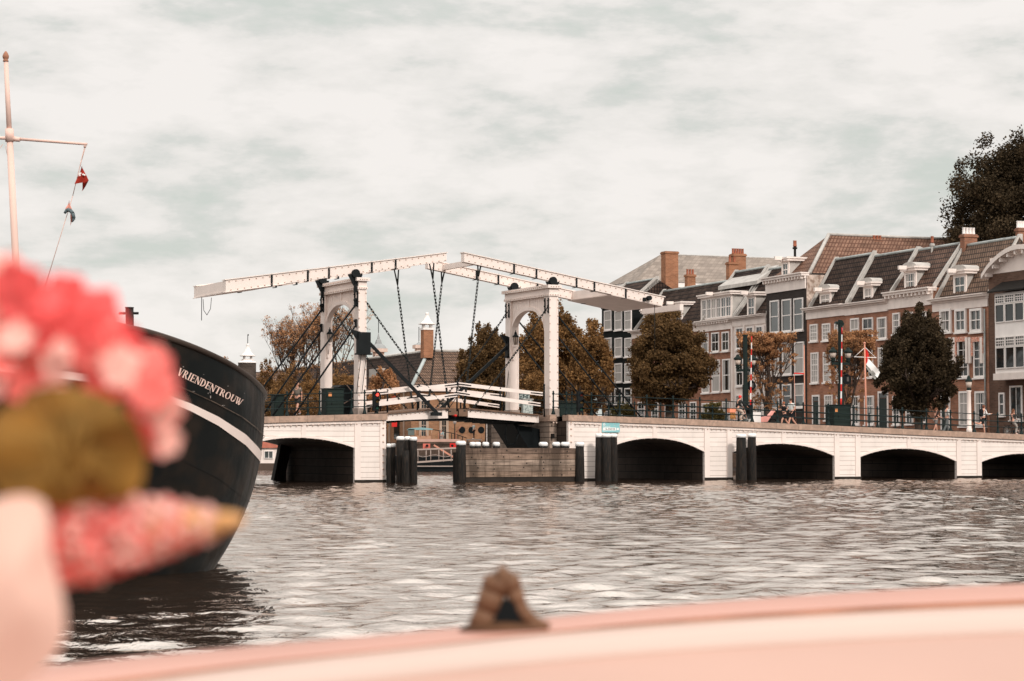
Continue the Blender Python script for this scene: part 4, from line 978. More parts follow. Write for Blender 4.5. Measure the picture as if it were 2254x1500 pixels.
h6 = house('brown brick house with white dormer, seen above the flag between two trees', 1862, 1957, brick_red, (664, 690), tile_dk, (1925, 565),
      cu(grid([(1873, 1892), (1900, 1923), (1932, 1953)], [(702, 748)], .04, nx=2, ny=2)+grid([(1876, 1893), (1904, 1923), (1934, 1953)], [(768, 832)], .04, nx=2, ny=3), (2, 0, 1))+cu(grid([(1875, 1893), (1904, 1925)], [(872, 935)], nx=2, ny=3), (1,)), doors=[(1934, 1956, 862)])
dormer(h6, H, (1902, 1921, 632, 672), None, y=.6, lid='arch')
h7 = house('brick house with bracketed cream cornice and patchy tiled roof, behind the dark tree', 1957, 2056, brick_red, (638, 676), tile_mix, (2020, 552),
      cu(grid([(1966, 1982), (1995, 2011), (2024, 2041)], [(690, 735), (760, 830), (872, 935)], .06, nx=2, ny=3), (1, 2, 0)), dent=True)
dormer(h7, H, (1992, 2017, 599, 641), None, y=.6, lid='arch')
for a, b, y0_, y1_, par_ in ((1975, 1990, 626, 636, h7), (2038, 2052, 613, 627, h7)):
    x0_, x1_ = H.x(a, .9, y0_), H.x(b, .9, y0_); z1_ = H.z(a, y0_, .9); MB().prism_yz([(.75, z1_-.7), (1.1, z1_), (1.2, z1_-.1), (.9, z1_-.75)], x0_, x1_).build('skylight', glass2, par_)
chimney(h7, H, 2049, 2054, 535, 552, 2.6, d=.3, pots=1, bm=leadw)
h8 = house('brick house with swagged shutters on its tall windows, beside the house with the white bay', 2056, 2178, brick_red, (652, 681), tile_br, (2135, 540),
      cu(grid([(2071, 2096), (2104, 2129), (2137, 2164)], [(682, 731)], .02, nx=2, ny=2, fw=.2, deep=.16), (1, 0, 0))+cu(grid([(2076, 2100), (2109, 2134), (2144, 2169)], [(749, 831)], nx=2, ny=4, fw=.16), (2, 0, 0))+cu(grid([(2112, 2134), (2147, 2172)], [(862, 938)], nx=2, ny=3, fw=.16), (2, 1)), doors=[(2072, 2092, 866)])
dormer(h8, H, (2100, 2127, 606, 652), None, y=.6, lid='arch')
mr = MB()
for px in (2096, 2105.5, 2133, 2140, 2165.5): x = H.x(px); MB().box(x-.16, x+.16, -.22, -.102, H.z(px, 800), H.z(px, 743)).build('shutter', facadew, h8)
for a, b in ((2107, 2134), (2143, 2169)):
    xx0, xx1 = H.x(a), H.x(b); zt_ = H.z(a, 743); mr.box(xx0, xx1, -.20, -.115, zt_-.38, zt_)
    mr.box(xx0, xx0+.2, -.2, -.115, zt_-1.5, zt_-.381); mr.box(xx1-.2, xx1, -.2, -.115, zt_-1.3, zt_-.381)
mr.build('window_swag', mat('red check cloth', (.62, .22, .15), .8, .4, 6, c2=(.7, .6, .5)), h8)
x = H.x(2172); MB().tube((x, -.12, GZ), (x, -.12, H.z(2172, 680)), .07, n=6).build('downpipe', lead, h8)
chimney(h8, H, 2113, 2151, 517, 545, 2.6, d=.9, pots=4, bm=brick_red, potm=frame_w)
chimney(h1, H, 1455, 1493, 555, 640, 4, d=1.5, pots=0)
chimney(h2, H, 1507, 1531, 605, 632, 3.8, d=1.0, pots=3)
chimney(h3, H, 1598, 1625, 578, 608, 4.0, d=1.0, pots=2)
chimney(h3, H, 1606, 1642, 560, 600, 5.5, d=1.3, pots=5)
# right-hand dark brick house with white bay
x0, x1 = H.x(2179), H.x(2420); z1 = H.z(2215, 600)
h9 = thing('canal_house', 'dark brick house with a two-storey white glazed bay and curved white gable', 'house', H, ((x0+x1)/2, 5, GZ), 'row of canal houses on the right quay')
MB().box(x0, x1, 0, 10, GZ, z1).build('wall', brick_dk, h9)
n = 12; gx0, gx1 = H.x(2179), H.x(2345); zg = H.z(2200, 612); rise = 1.9; mb = MB()
for i in range(n):
    u0, u1 = i/n, (i+1)/n; a, b = gx0+(gx1-gx0)*u0, gx0+(gx1-gx0)*u1; za, zb = zg+rise*math.sin(math.pi*u0)**.8, zg+rise*math.sin(math.pi*u1)**.8
    mb.add([(a, -.7, za), (b, -.7, zb), (b, -.7, zb+.35), (a, -.7, za+.35), (a, .3, za), (b, .3, zb), (b, .3, zb+.35), (a, .3, za+.35)], [(0,1,2,3),(7,6,5,4),(0,4,5,1),(3,2,6,7)])
mb.build('curved_gable', facadew, h9)
mb = MB()
for i in range(7): x = gx0+.5+i*1.0; u = (x-gx0)/(gx1-gx0); mb.box(x-.1, x+.1, -.6, -.002, zg+rise*math.sin(math.pi*u)**.8-.3, zg+rise*math.sin(math.pi*u)**.8)
mb.build('gable_brackets', facadew, h9)
MB().box(gx0+.2, gx1-.2, 0.001, 8, z1+.001, zg+1.6).build('attic_wall', white, h9)
bx0, bx1 = H.x(2192, -.9), H.x(2262, -.9); zt_ = H.z(2210, 645, -.9); zb_ = H.z(2210, 822, -.9); zmid = H.z(2210, 733, -.9)
bay = MB().box(bx0, bx1, -.9, -.003, zb_, zt_).build('bay', frame_w, h9)
mb = MB(); mb.box(bx0-.1, bx1+.1, -1.05, -.003, zb_-.5, zb_-.002); mb.build('bay_base', facadew, bay)
for zlo, zhi in ((H.z(2210, 710, -.9), H.z(2210, 650, -.9)), (H.z(2210, 812, -.9), H.z(2210, 742, -.9))):
    for i in range(3):
        a = bx0+.15+(bx1-bx0-.3)*i/3; b = bx0+.15+(bx1-bx0-.3)*(i+1)/3-.08
        zs = zlo+(zhi-zlo)*.68; window(bay, H, a, b, zs+.04, zhi, 4, 3, y=-.903, fw=.06, sill=False, curtain=0); window(bay, H, a, b, zlo, zs, 1, 1, y=-.903, fw=.07, sill=False, gm=glass)
MB().prism_yz([(-1.35, zt_+.05), (-1.35, zt_+.17), (-.01, zt_+.95), (-.01, zt_+.8)], bx0-.35, bx1+.3).build('bay_roof', tar, bay)
x = H.x(2222); pxwin(h9, H, (2224, 2252, 850, 925), nx=2, ny=1, gm=glass, fm=frame_w)
pxwin(h9, H, (2200, 2213, 865, 915), nx=1, ny=2, gm=glass, fm=frame_w)
chimney(h9, H, 2235, 2262, 503, 545, 3, d=1.2, pots=4, bm=brick_red, potm=frame_w)
rfz = H.z(2240, 530, 3)
MB().prism_yz([(.3, z1+.9), (3, rfz), (9, z1+.9)], x0+2, x1).build('roof', slate, h9)
# big slate-roofed building behind the row
G = Frame(atY(1401, 620, 262)*1.0, H.ang); G.o = Vector((G.o.x, G.o.y, 0)); ez = CAMH+(988-619)/FPX*262
t = thing('large_building', 'big pale brick building with a high grey hipped slate roof behind the chimneys', 'building', G, (-5, 20, GZ))
Wd = 9.0
MB().box(-Wd, 0, 0, 45, GZ, ez-.6).build('wall', mat('pale grey brick', (.34, .27, .225), .85, .2, .7, kind='brick', dims=(.5, .16, .02), c2=(.26, .21, .18)), t)
MB().box(-Wd-.2, .2, -.2, 45.2, ez-.6, ez).build('eaves_band', frame_w, t)
zr = CAMH+(988-563)/FPX*270
rf = MB().add([(-Wd-.3, -.3, ez+.003), (.3, -.3, ez+.003), (.3, 45, ez+.003), (-Wd-.3, 45, ez+.003), (-Wd/2, 5.2, zr), (-Wd/2, 45, zr)], [(0, 1, 4), (1, 2, 5, 4), (2, 3, 5), (3, 0, 4, 5), (3, 2, 1, 0)]).build('roof', slate, t)
MB().tube((-Wd/2, 5.2, zr), (-Wd/2, 45, zr), .1, n=6).build('ridge', leadw, rf)
MB().box(-Wd-1.5, -Wd+1.2, -1.8, .6, ez-2.2, ez-.8).prism_xz([(-Wd-1.7, ez-.8), (-Wd+1.4, ez-.8), (-Wd-.1, ez+.3)], -2, .6).build('roof_dormer', lead, t)
# low building behind the opening ------------------------------------------
Mo = atY(905, 990, 292); Mo.z = 0
M1 = Frame(Mo, H.ang+math.pi/2)        # x along the lit side (right-away), y along the river side (left-away)
ze, zr, d = CAMH+(988-853)/FPX*292, CAMH+(988-773)/FPX*296, 3.6
t = thing('brick_hall', 'long brown brick building with hipped tile roof and tall dark windows behind the bridge opening', 'building', M1, (10, 10, GZ))
LX, LY = 26, 90
MB().box(0, LX, 0, LY, GZ-.1, ze-.5).build('wall', brick_far, t)
mb = MB(); mb.box(-.3, LX, -.35, -.002, ze-.5, ze); mb.box(-.35, -.002, -.35, LY, ze-.5, ze); mb.build('eaves_board', facadew, t)
MB().add([(0, 0, ze-.02), (LX, 0, ze-.02), (LX, 2*d, ze-.02), (2*d, 2*d, ze-.02), (2*d, LY, ze-.02), (0, LY, ze-.02), (d, d, zr), (LX, d, zr), (d, LY, zr)],
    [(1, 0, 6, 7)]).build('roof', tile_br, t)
MB().add([(0, 0, ze-.02), (0, LY, ze-.02), (d, d, zr), (d, LY, zr)], [(0, 1, 3, 2)]).build('roof', tile_dk, t)  # river-side slope: its shade is put into a darker tile colour
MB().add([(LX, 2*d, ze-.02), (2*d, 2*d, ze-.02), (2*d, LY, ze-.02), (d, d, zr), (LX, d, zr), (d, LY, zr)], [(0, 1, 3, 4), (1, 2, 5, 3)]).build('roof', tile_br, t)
mb = MB(); mb.tube((0, 0, ze+.03), (d, d, zr+.06), .24, n=6); mb.build('hip_flashing', mat('weathered lead', (.42, .46, .45), .6), t)
mb = MB(); mb.tube((d, d, zr+.05), (LX, d, zr+.05), .2, n=6); mb.tube((d, d, zr+.05), (d, LY, zr+.05), .2, n=6); mb.build('ridge_flashing', leadw, t)
for a, b, c_, e_ in ((922, 943, 868, 905), (922, 943, 918, 968), (967, 987, 872, 905), (967, 987, 918, 972), (884, 884, 0, 0)):
    if e_: pxwin(t, M1, (a, b, c_, e_), nx=2, ny=3, fw=.35, fm=mat('sandstone frame', (.42, .31, .24), .7), gm=glass, sill=False)
for px in (1017, 1038, 1059):
    x, z = M1.at(px, 947); MB().tube((x, -.06, z), (x, -.003, z), .45, n=14).build('round_window', black, t)
M2 = Frame(Mo, H.ang)                  # river side: x negative going left-away
rv = MB()
for k in range(9):
    x = -3-k*6.5; rv.box(x-.25, x+.25, -.12, -.003, GZ, ze-.6)
o = rv.build('pilasters', mat('sandstone frame', (.42, .31, .24)), None, frame=M2); o.parent = t; o.matrix_parent_inverse = t.matrix_basis.inverted() if False else Matrix()
bpy.context.view_layer.update()
def adopt(o, t):
    m = Matrix.Translation(o.location) @ o.rotation_euler.to_matrix().to_4x4(); tm = Matrix.Translation(t.location) @ t.rotation_euler.to_matrix().to_4x4()
    o.parent = t; o.matrix_parent_inverse = Matrix(); lm = tm.inverted() @ m; o.location = lm.to_translation(); o.rotation_euler = lm.to_euler()
adopt(o, t)
for k in range(8):
    x = -6.2-k*6.5
    for z0_, z1_ in ((GZ+.8, GZ+3.4), (GZ+4.4, GZ+6.9)):
        o = MB().box(x-1.1, x+1.1, -.10, -.003, z0_, z1_).build('window', glass, None, frame=M2); adopt(o, t)
mb = MB()
mb.box(-24, -19, 1.4, 4, ze+1, ze+3.2); o = mb.build('roof_dormer', leadw, None, frame=M2); adopt(o, t)
for px, (y0_, y1_), nm in ((868, (868, 880), 1), (868, (924, 940), 2)):
    a = atY(px, y0_, 290); b = atY(px, y1_, 290)
    bn = thing('red_banner', 'red banner hanging on the brick building, %s' % ('upper one, seen between the leaf rails' if nm == 1 else 'lower one, seen below the bridge leaf'), 'banner', W0, (a.x, a.y, b.z))
    MB().box(a.x-.35, a.x+.35, a.y-.05, a.y, b.z, a.z).build('cloth', red, bn); MB().box(a.x-.45, a.x+.45, a.y-.04, a.y-.01, a.z+.003, a.z+.09).build('pole', iron, bn)
# chimneys with pagoda caps
def pagoda(px, Y, pb, pbt, wpx, topy, lab, flag=False):
    s_ = Y/FPX; c = atY(px, pb, Y); zb = CAMH+(988-pbt)*s_; w_ = wpx*s_/2; zt_ = CAMH+(988-topy)*s_
    F = Frame((c.x, c.y, 0), H.ang); t = thing('roof_chimney', lab, 'chimney', F, (0, 0, c.z-.5))
    MB().box(-w_*.8, w_*.8, -w_*.8, w_*.8, c.z-1, zb).build('brick_shaft', brick_chim, t)
    mb = MB(); mb.box(-w_*.9, w_*.9, -w_*.9, w_*.9, zb+.002, zb+.28)
    for a, b in ((-1, -1), (1, -1), (1, 1), (-1, 1), (0, -1), (0, 1)): mb.tube((a*w_*.6, b*w_*.6, zb+.28), (a*w_*.6, b*w_*.6, zb+.75), .07, n=5)
    mb.build('cap_base', frame_w, t); h = zt_-zb-.75; W = w_*1.35
    MB().lathe((0, 0, zb+.752), [(W, 0), (W*1.02, .1), (W*.72, h*.12), (W*.45, h*.33), (W*.27, h*.6), (W*.17, h*.8), (W*.2, h*.86), (W*.22, h*.93), (W*.12, h)], 8, a0=math.pi/8).build('pagoda_cap', frame_w, t)
    if flag: mb = MB(); mb.tube((0, 0, zt_), (0, 0, zt_+20*s_), .06, n=5); mb.box(0, .5, -.02, .02, zt_+17*s_, zt_+21*s_); mb.build('weather_vane', iron, t)
pagoda(940, 296, 772, 727, 28, 688, 'brick chimney with a white pagoda cap, on the roof behind the bridge opening')
pagoda(545, 354, 812, 795, 26, 757, 'brick chimney with a white pagoda cap and weather vane, above the ship bow', True)
M3o = atY(545, 990, 352); M3o.z = 0
M3 = Frame(M3o, H.ang+math.pi/2)
t = thing('brick_wing', 'distant brown-roofed wing glimpsed through the bare trees left of the bridge', 'building', M3, (10, 10, GZ))
MB().box(0, 60, 0, 12, GZ-.1, 8.5).build('wall', brick_far, t)
MB().prism_yz([(-.3, 8.5), (5, 14.2), (12, 8.5)], -.3, 60).build('roof', tile_br, t)
mb = MB()
for k in range(9): mb.box(2+k*6, 3.6+k*6, -.08, -.003, 4, 7)
mb.build('windows', glass, t)
mb = MB()
for k in range(4): mb.box(8+k*11, 10.5+k*11, .8, 3, 9.2, 11.3)
mb.build('roof_dormers', leadw, t)
def cupola(px, Y, pb, pw, pr, pt, lab):
    s_ = Y/FPX; c = atY(px, pb, Y); zb = c.z; F = Frame((c.x, c.y, 0), R(20)); w_ = pw*s_/2; zr_ = CAMH+(988-pr)*s_; zt_ = CAMH+(988-pt)*s_
    pk = mat('distant cream stone', (.62, .47, .40), .8); t = thing('church_cupola', lab, 'tower', F, (0, 0, GZ))
    mb = MB(); mb.box(-w_*.75, w_*.75, -w_*.75, w_*.75, GZ, zb); mb.box(-w_*.6, w_*.6, -w_*.6, w_*.6, zb, zr_-.5); mb.box(-w_*.95, w_*.95, -w_*.95, w_*.95, zr_-.6, zr_); mb.build('tower_body', pk, t)
    mb = MB()
    for k in (-.55, 0, .55): mb.box(w_*k*.6-.25, w_*k*.6+.25, -w_*.61, -w_*.602, zb+1, zr_-1.2); mb.box(-w_*.61, -w_*.602, w_*k*.6-.25, w_*k*.6+.25, zb+1, zr_-1.2)
    mb.build('arched_openings', mat('shadowed opening', (.12, .09, .08)), t); h = zt_-zr_
    MB().lathe((0, 0, zr_+.01), [(w_*1.25, 0), (w_*.85, h*.22), (w_*.55, h*.3), (w_*.35, h*.55), (w_*.16, h*.62), (w_*.2, h*.66), (w_*.14, h*.75), (w_*.03, h)], 4, smooth=False, a0=math.pi/4).build('bell_roof', mat('grey lead roof', (.30, .31, .31), .6), t)
    MB().tube((0, 0, zt_), (0, 0, zt_+2.5), .07, n=4).build('finial', iron, t)
cupola(833, 380, 800, 34, 768, 733, 'pale church cupola with grey bell roof behind the hall, just right of the left portal')
cupola(922, 380, 800, 24, 760, 752, 'small cream turret peeping out left of the white pagoda chimney')
# ------------------------------------------------------------------ trees
LIM = [0, 0, 0]
def leaves(parent, name, m, centers, radii, n, size, seed, shell=.75):
    r = np.random.default_rng(seed); c = np.array(centers); rd = np.array(radii); vol = rd[:, 0]*rd[:, 2]; k = r.choice(len(c), n, p=vol/vol.sum())
    d = r.normal(size=(n, 3)); d /= np.linalg.norm(d, axis=1)[:, None]; lump = 1+.16*np.sin(d[:, 0]*7+k*1.7)*np.sin(d[:, 2]*8+k*2.3)+.12*np.sin(d[:, 1]*11+d[:, 2]*9+k)
    q = ((shell+(1-shell)*r.random(n))*lump)[:, None]*np.where(r.random(n) < .25, r.random(n)**.5, 1)[:, None]*(1+.17*r.normal(size=n))[:, None]
    p = c[k]+d*rd[k]*q
    a = r.normal(size=(n, 3)); a /= np.linalg.norm(a, axis=1)[:, None]; b = np.cross(a, r.normal(size=(n, 3))); b /= np.linalg.norm(b, axis=1)[:, None]
    s_ = (size*(.6+.8*r.random(n)))[:, None]
    v = np.stack([p-a*s_*.5, p+b*s_*.32, p+a*s_*.5, p-b*s_*.32], 1).reshape(-1, 3)
    me = bpy.data.meshes.new(name); me.vertices.add(4*n); me.vertices.foreach_set('co', (v-np.array(OFF[parent])).ravel())
    me.loops.add(4*n); me.loops.foreach_set('vertex_index', np.arange(4*n)); me.polygons.add(n); me.polygons.foreach_set('loop_start', np.arange(0, 4*n, 4)); me.update(); me.validate()
    me.materials.append(m); o = bpy.data.objects.new(name, me); C.objects.link(o); o.parent = parent; OFF[o] = OFF[parent]; FR[o] = FR[parent]; return o
def branches(mb, p, d, L_, r, depth, rr, tips, spread=.55, up=.25):
    q = p+d*L_
    if abs(q.x-LIM[0]) > LIM[1]*.93 or q.z > LIM[2]-.5: return
    mb.tube(p, q, r, r*.68, 5 if depth < 3 else 6, caps=False)
    tips.append(q)
    if depth == 0: return
    for _ in range(3 if depth > 1 else 3):
        v = Vector((rr.gauss(0, spread), rr.gauss(0, spread), rr.gauss(up, spread*.6))); nd = (d+v).normalized(); branches(mb, q, nd, L_*rr.uniform(.62, .85), r*.6, depth-1, rr, tips, spread, up)
def tree(lab, px, Y, hw, py_top, py_bot, leafm, n, size, seed, sparse=False, nclump=26, shape=1.0, base=GZ, group='autumn trees along the quay', gapx=None, depth_k=.9, clump=.30, egg=.0):
    s_ = Y/FPX; rr = random.Random(seed); x = (px-1127)*s_; zt_ = CAMH+(988-py_top)*s_; zb = CAMH+(988-py_bot)*s_; w_ = hw*s_
    t = thing('tree', lab, 'tree', W0, (x, Y, base), group)
    h = (zt_-zb)/2; zc_ = (zt_+zb)/2
    mb = MB(); tips = []; r0 = (.07 if sparse else .10)+(.012 if sparse else .018)*(zt_-base)
    mb.tube((x, Y, base-.1), (x, Y, zb+h*.25), r0*1.25, r0, 8)
    LIM[:] = [x, w_, zt_]; lm = MB(); top = Vector((x, Y, zb+h*.2)); nl = 6
    for i in range(nl):
        a = 2*math.pi*i/nl+rr.random(); tl = rr.uniform(.12, .5) if sparse else rr.uniform(.5, 1.0)
        branches(lm, top, Vector((math.cos(a)*tl, math.sin(a)*tl*.8, 1.1 if sparse else .7)).normalized(), h*(rr.uniform(.42, .62) if sparse else rr.uniform(.22, .34)), r0*.55, 3 if not sparse else 5, rr, tips, .36 if sparse else .5, .3 if sparse else .15)
    mb.build('trunk', bark, t); 
    cs, rs = [], []
    if sparse:
        tips = [q for q in tips if abs(q.x-x) < w_*1.02 and q.z < zt_ and q.z > zb]; rr.shuffle(tips)
        for q in tips[:nclump*4]: k = rr.uniform(.5, 1.0)*clump*min(w_, h)*.5; cs.append(tuple(q)); rs.append((k, k, k*.8))
        nlow = 0
        while nlow < nclump*.8:
            u = Vector((rr.uniform(-1, 1), rr.uniform(-1, 1), rr.uniform(-1, .3)))
            if u.length > .9: continue
            nlow += 1; k = rr.uniform(.4, 1)*clump*min(w_, h)*.5; cs.append((x+u.x*w_*.9, Y+u.y*w_*.7, zc_+u.z*h)); rs.append((k, k, k*.7))
    else:
        while len(cs) < nclump:
            u = Vector((rr.uniform(-1, 1), rr.uniform(-1, 1), rr.uniform(-1, 1)))
            if u.length > 1: continue
            if len(cs) < nclump*.75: u = u.normalized()*rr.uniform(.62, .84)
            wz = 1-.28*max(0, u.z)*shape-.12*max(0, -u.z)+egg*max(0, -u.z); wz *= rr.uniform(.86, 1.1)
            k = rr.uniform(.5, 1.15)*clump
            cs.append((x+u.x*w_*wz*.86, Y+u.y*w_*depth_k*wz*.8, zc_+u.z*h*.86)); rs.append((k*w_, k*w_*depth_k, k*h*.72))
        for _ in range(34):
            u = Vector((rr.gauss(0, 1), rr.gauss(0, 1), rr.gauss(.2, 1))).normalized()*rr.uniform(.93, 1.10); wz = 1-.28*max(0, u.z)*shape-.12*max(0, -u.z)+egg*max(0, -u.z); k = rr.uniform(.05, .11)
            cs.append((x+u.x*w_*wz*.86, Y+u.y*w_*depth_k*wz*.8, zc_+u.z*h*.86)); rs.append((k*w_, k*w_, k*h*1.1))
    lm.build('limbs', bark, t, fix=False)
    leaves(t, 'crown', leafm, cs, rs, n, size, seed, .5 if sparse else .72)
    return t
tree('large rounded olive brown tree before the brick houses, beside the black painted house', 1472, 205, 112, 674, 915, olive_leaf, 80000, .22, 3, nclump=150, clump=.2, egg=.15, shape=1.3)
tree('dark leafy tree before the houses, between the flag and the white street lamp', 2022, 163, 100, 662, 932, dark_leaf, 80000, .19, 4, nclump=150, clump=.2, shape=1.9, egg=.2)
tree('thin orange tree before the dark grey house, behind the two joggers', 1688, 187, 68, 722, 930, orange_leaf, 19000, .16, 5, sparse=True, nclump=110, clump=.28)
tree('thin orange tree between the hooked lamp post and the flagpole', 1868, 176, 62, 716, 930, orange_leaf, 17000, .15, 6, sparse=True, nclump=110, clump=.28)
tree('huge dark tree rising behind the roofs', 2265, 205, 222, 250, 780, dark_leaf, 150000, .25, 7, nclump=260, base=GZ, shape=.3, clump=.17)
tree('dark brown tree filling the space between the tiled hall roof and the right portal', 1075, 262, 86, 700, 945, olive_leaf, 60000, .27, 8, nclump=130, clump=.2)
tree('tall amber tree seen through the right portal', 1215, 242, 96, 650, 940, amber_leaf, 56000, .24, 9, nclump=150, clump=.18)
tree('amber tree between the black painted house and the right portal', 1300, 226, 62, 695, 940, amber_leaf, 34000, .22, 10, nclump=90, clump=.2)
tree('tall thinly leaved orange tree with bare branches behind the left portal', 722, 322, 104, 660, 945, orange_leaf, 13000, .2, 11, sparse=True, nclump=220, clump=.17)
tree('thinly leaved orange tree behind the leaning stay rods', 645, 328, 82, 690, 945, orange_leaf, 10000, .2, 12, sparse=True, nclump=200, clump=.17)
tree('low orange bush tree directly behind the walking bald man', 650, 319, 70, 800, 975, amber_leaf, 26000, .21, 13, nclump=34)
tree('low orange bush tree behind the winch box', 752, 296, 62, 805, 975, amber_leaf, 24000, .2, 14, nclump=34)
tree('low brown bush tree behind the small green cabinet', 590, 330, 46, 790, 975, amber_leaf, 16000, .22, 19, nclump=26)
tree('orange bushy tree in front of the dark roof of the hall', 846, 276, 42, 800, 945, orange_leaf, 16000, .2, 15, nclump=30)
tree('small bare-topped tree peeping above the ship rail', 475, 360, 26, 778, 930, orange_leaf, 2500, .22, 16, sparse=True, nclump=20, clump=.6)
tree('low amber bush tree in the gap under the right portal arch', 1165, 236, 62, 790, 960, amber_leaf, 24000, .21, 17, nclump=34)
for px_, Y_, sd_, nm in ((1370, 214, 21, 'low shrub in front of the black house, behind the railings'), (1570, 196, 22, 'low shrub behind the railings, beside the thin orange tree')):
    tree(nm, px_, Y_, 34, 880, 955, green_leaf, 9000, .17, sd_, nclump=18, group='shrubs on the quay')
# ------------------------------------------------------------------ boats behind the bridge
def hull(t, c, L_, W, hz, m, ang=0, z0=-.4):
    F = Frame((c[0], c[1], 0), ang); mb = MB(); n = 14; rows = []
    for i in range(n+1):
        u = -1+2*i/n; k = (1-abs(u)**3.2)**.5; sh = .35*abs(u)**2.5
        rows.append([F.world((u*L_/2*.96, -W/2*k*.9, z0)), F.world((u*L_/2, -W/2*k, hz+sh)), F.world((u*L_/2, W/2*k, hz+sh)), F.world((u*L_/2*.96, W/2*k*.9, z0))])
    v = [p for r_ in rows for p in r_]; f = []
    for i in range(n):
        for j in range(3): a = i*4+j; f.append((a, a+1, a+5, a+4))
    return mb.add(v, f).build('hull', m, t), F
bl = mat('boat black paint', (.012, .014, .015), .35, .2)
c = atY(955, 1030, 185); t = thing('barge', 'black barge with red panels, pinkish deck and a small cabin, moored behind the bridge opening', 'boat', W0, (c.x, c.y, 0))
hl, F = hull(t, (c.x+1, 187), 17, 4, 1.15, bl, R(-8))
def wbox(t, nm, m, px0, px1, py0, py1, Y, d, par=None):
    a = atY(px0, py0, Y); b = atY(px1, py1, Y); return MB().box(a.x, b.x, Y, Y+d, b.z, a.z).build(nm, m, par or t)
wbox(t, 'deck', mat('salmon deck paint', (.52, .33, .27), .7), 905, 1012, 967, 973, 185, 3)
p = wbox(t, 'red_panel', red, 990, 1008, 976, 986, 184.9, .1); wbox(t, 'red_panel', mat('faded red paint', (.62, .16, .12)), 931, 947, 977, 989, 184.6, .1, None)
for px in (995.5, 940): a = atY(px, 981.5, 184.4); MB().tube((a.x, a.y, a.z), (a.x, a.y+.2, a.z), .11, n=10).build('porthole', black, t)
wbox(t, 'deck_house', mat('varnished cabin wood', (.36, .22, .15), .6), 914, 948, 960, 968, 186, 2)
a = atY(900, 942, 186); b = atY(951, 946.5, 186); mb = MB(); mb.prism_xz([(a.x-.2, b.z-.02), (a.x, a.z-.05), ((a.x+b.x)/2, a.z+.03), (b.x, b.z+.1), (b.x, b.z)], 186, 188.6); cn = mb.build('canopy', mat('teal canvas', (.22, .38, .40), .8), t)
a = atY(898, 945, 186); b = atY(912, 959, 186); MB().box(a.x, b.x, 186, 186.05, b.z, a.z).build('canvas_flap', mat('grey green canvas', (.13, .16, .15), .8), cn)
mb = MB()
for px in (914, 925, 938, 950): a = atY(px, 946, 186); b = atY(px, 962, 186); mb.tube(a, b, .04, n=5)
mb.build('canopy_posts', mat('varnished cabin wood', (.36, .22, .15)), t)
mb = MB(); mb.path([atY(1003, 970, 186), atY(1004, 952, 186), atY(1016, 937, 186)], .05); mb.build('davit', mat('rusty davit', (.30, .14, .09), .7), t); MB().path([atY(965, 975, 185.5), atY(966, 953, 185.5)], .05).build('deck_post', mat('rusty davit', (.3, .14, .09)), t)
mb = MB(); mb.path([atY(953, 946, 186), atY(1000, 955, 186), atY(1028, 965, 186)], .03)
for px, y0_ in ((968, 950), (980, 952), (994, 955), (1008, 958), (1018, 962)): mb.tube(atY(px, y0_, 186), atY(px, 970, 186), .035, n=5)
mb.build('deck_rail', iron, t)
MB().bar(atY(955, 980, 183.6), atY(1000, 1008, 183.6), .12, .14).build('fallen_boom', mat('salmon paint', (.60, .27, .19)), t)
# floating gangway in front
t = thing('floating_jetty', 'low floating jetty with pale tubular railing in front of the black barge', 'jetty', W0, (c.x, 176, 0))
mb = MB(); J = 176
mb.bar(atY(918, 990, J), atY(1008, 986.5, J), .1, .12); mb.bar(atY(918, 1018, J), atY(1003, 1012, J), .12, .14)
for px in (920, 938, 948, 966, 976, 993): mb.tube(atY(px, 990, J), atY(px, 1017, J), .035, n=5)
mb.path([atY(920+i*10, 1004+2.5*math.sin(i*1.3), J) for i in range(9)], .022); mb.build('railing', mat('pale tube', (.42, .33, .29), .6), t)
a = atY(908, 1024, J-1); b = atY(1012, 1033, J-1); mb = MB(); mb.box(a.x, b.x, J-1, J+2, -.3, .35); mb.build('pontoon', bl, t)
mb = MB(); mb.bar(atY(915, 1026.5, J-1.2), atY(1004, 1026.5, J-1.2), .1, .07); mb.build('pontoon_edge', mat('pale tube', (.42, .33, .29)), t)
# houseboat seen through the left arch
c = atY(590, 1030, 188); t = thing('houseboat', 'white houseboat with a red roof seen through the left arch', 'boat', W0, (c.x-3, c.y, 0))
a = atY(480, 1020, 188); b = atY(622, 1034, 188)
MB().box(a.x, b.x, 188, 192, -.3, .55).build('hull', mat('dark hull brown', (.10, .07, .055), .7), t)
cb = MB().box(a.x+.3, b.x-.4, 188.2, 191.5, .552, 1.85).build('cabin', facadew, t)
MB().prism_xz([(a.x, 1.86), (b.x-.1, 1.86), (b.x-.9, 2.4), (a.x+.5, 2.4)], 188.0, 191.8).build('roof', mat('faded red roof', (.50, .17, .12), .8, .2), t)
for i in range(5): x = b.x-1.2-i*1.05; window(cb, W0, x-.38, x+.38, .95, 1.6, 2, 1, y=188.2, fw=.05, sill=False)
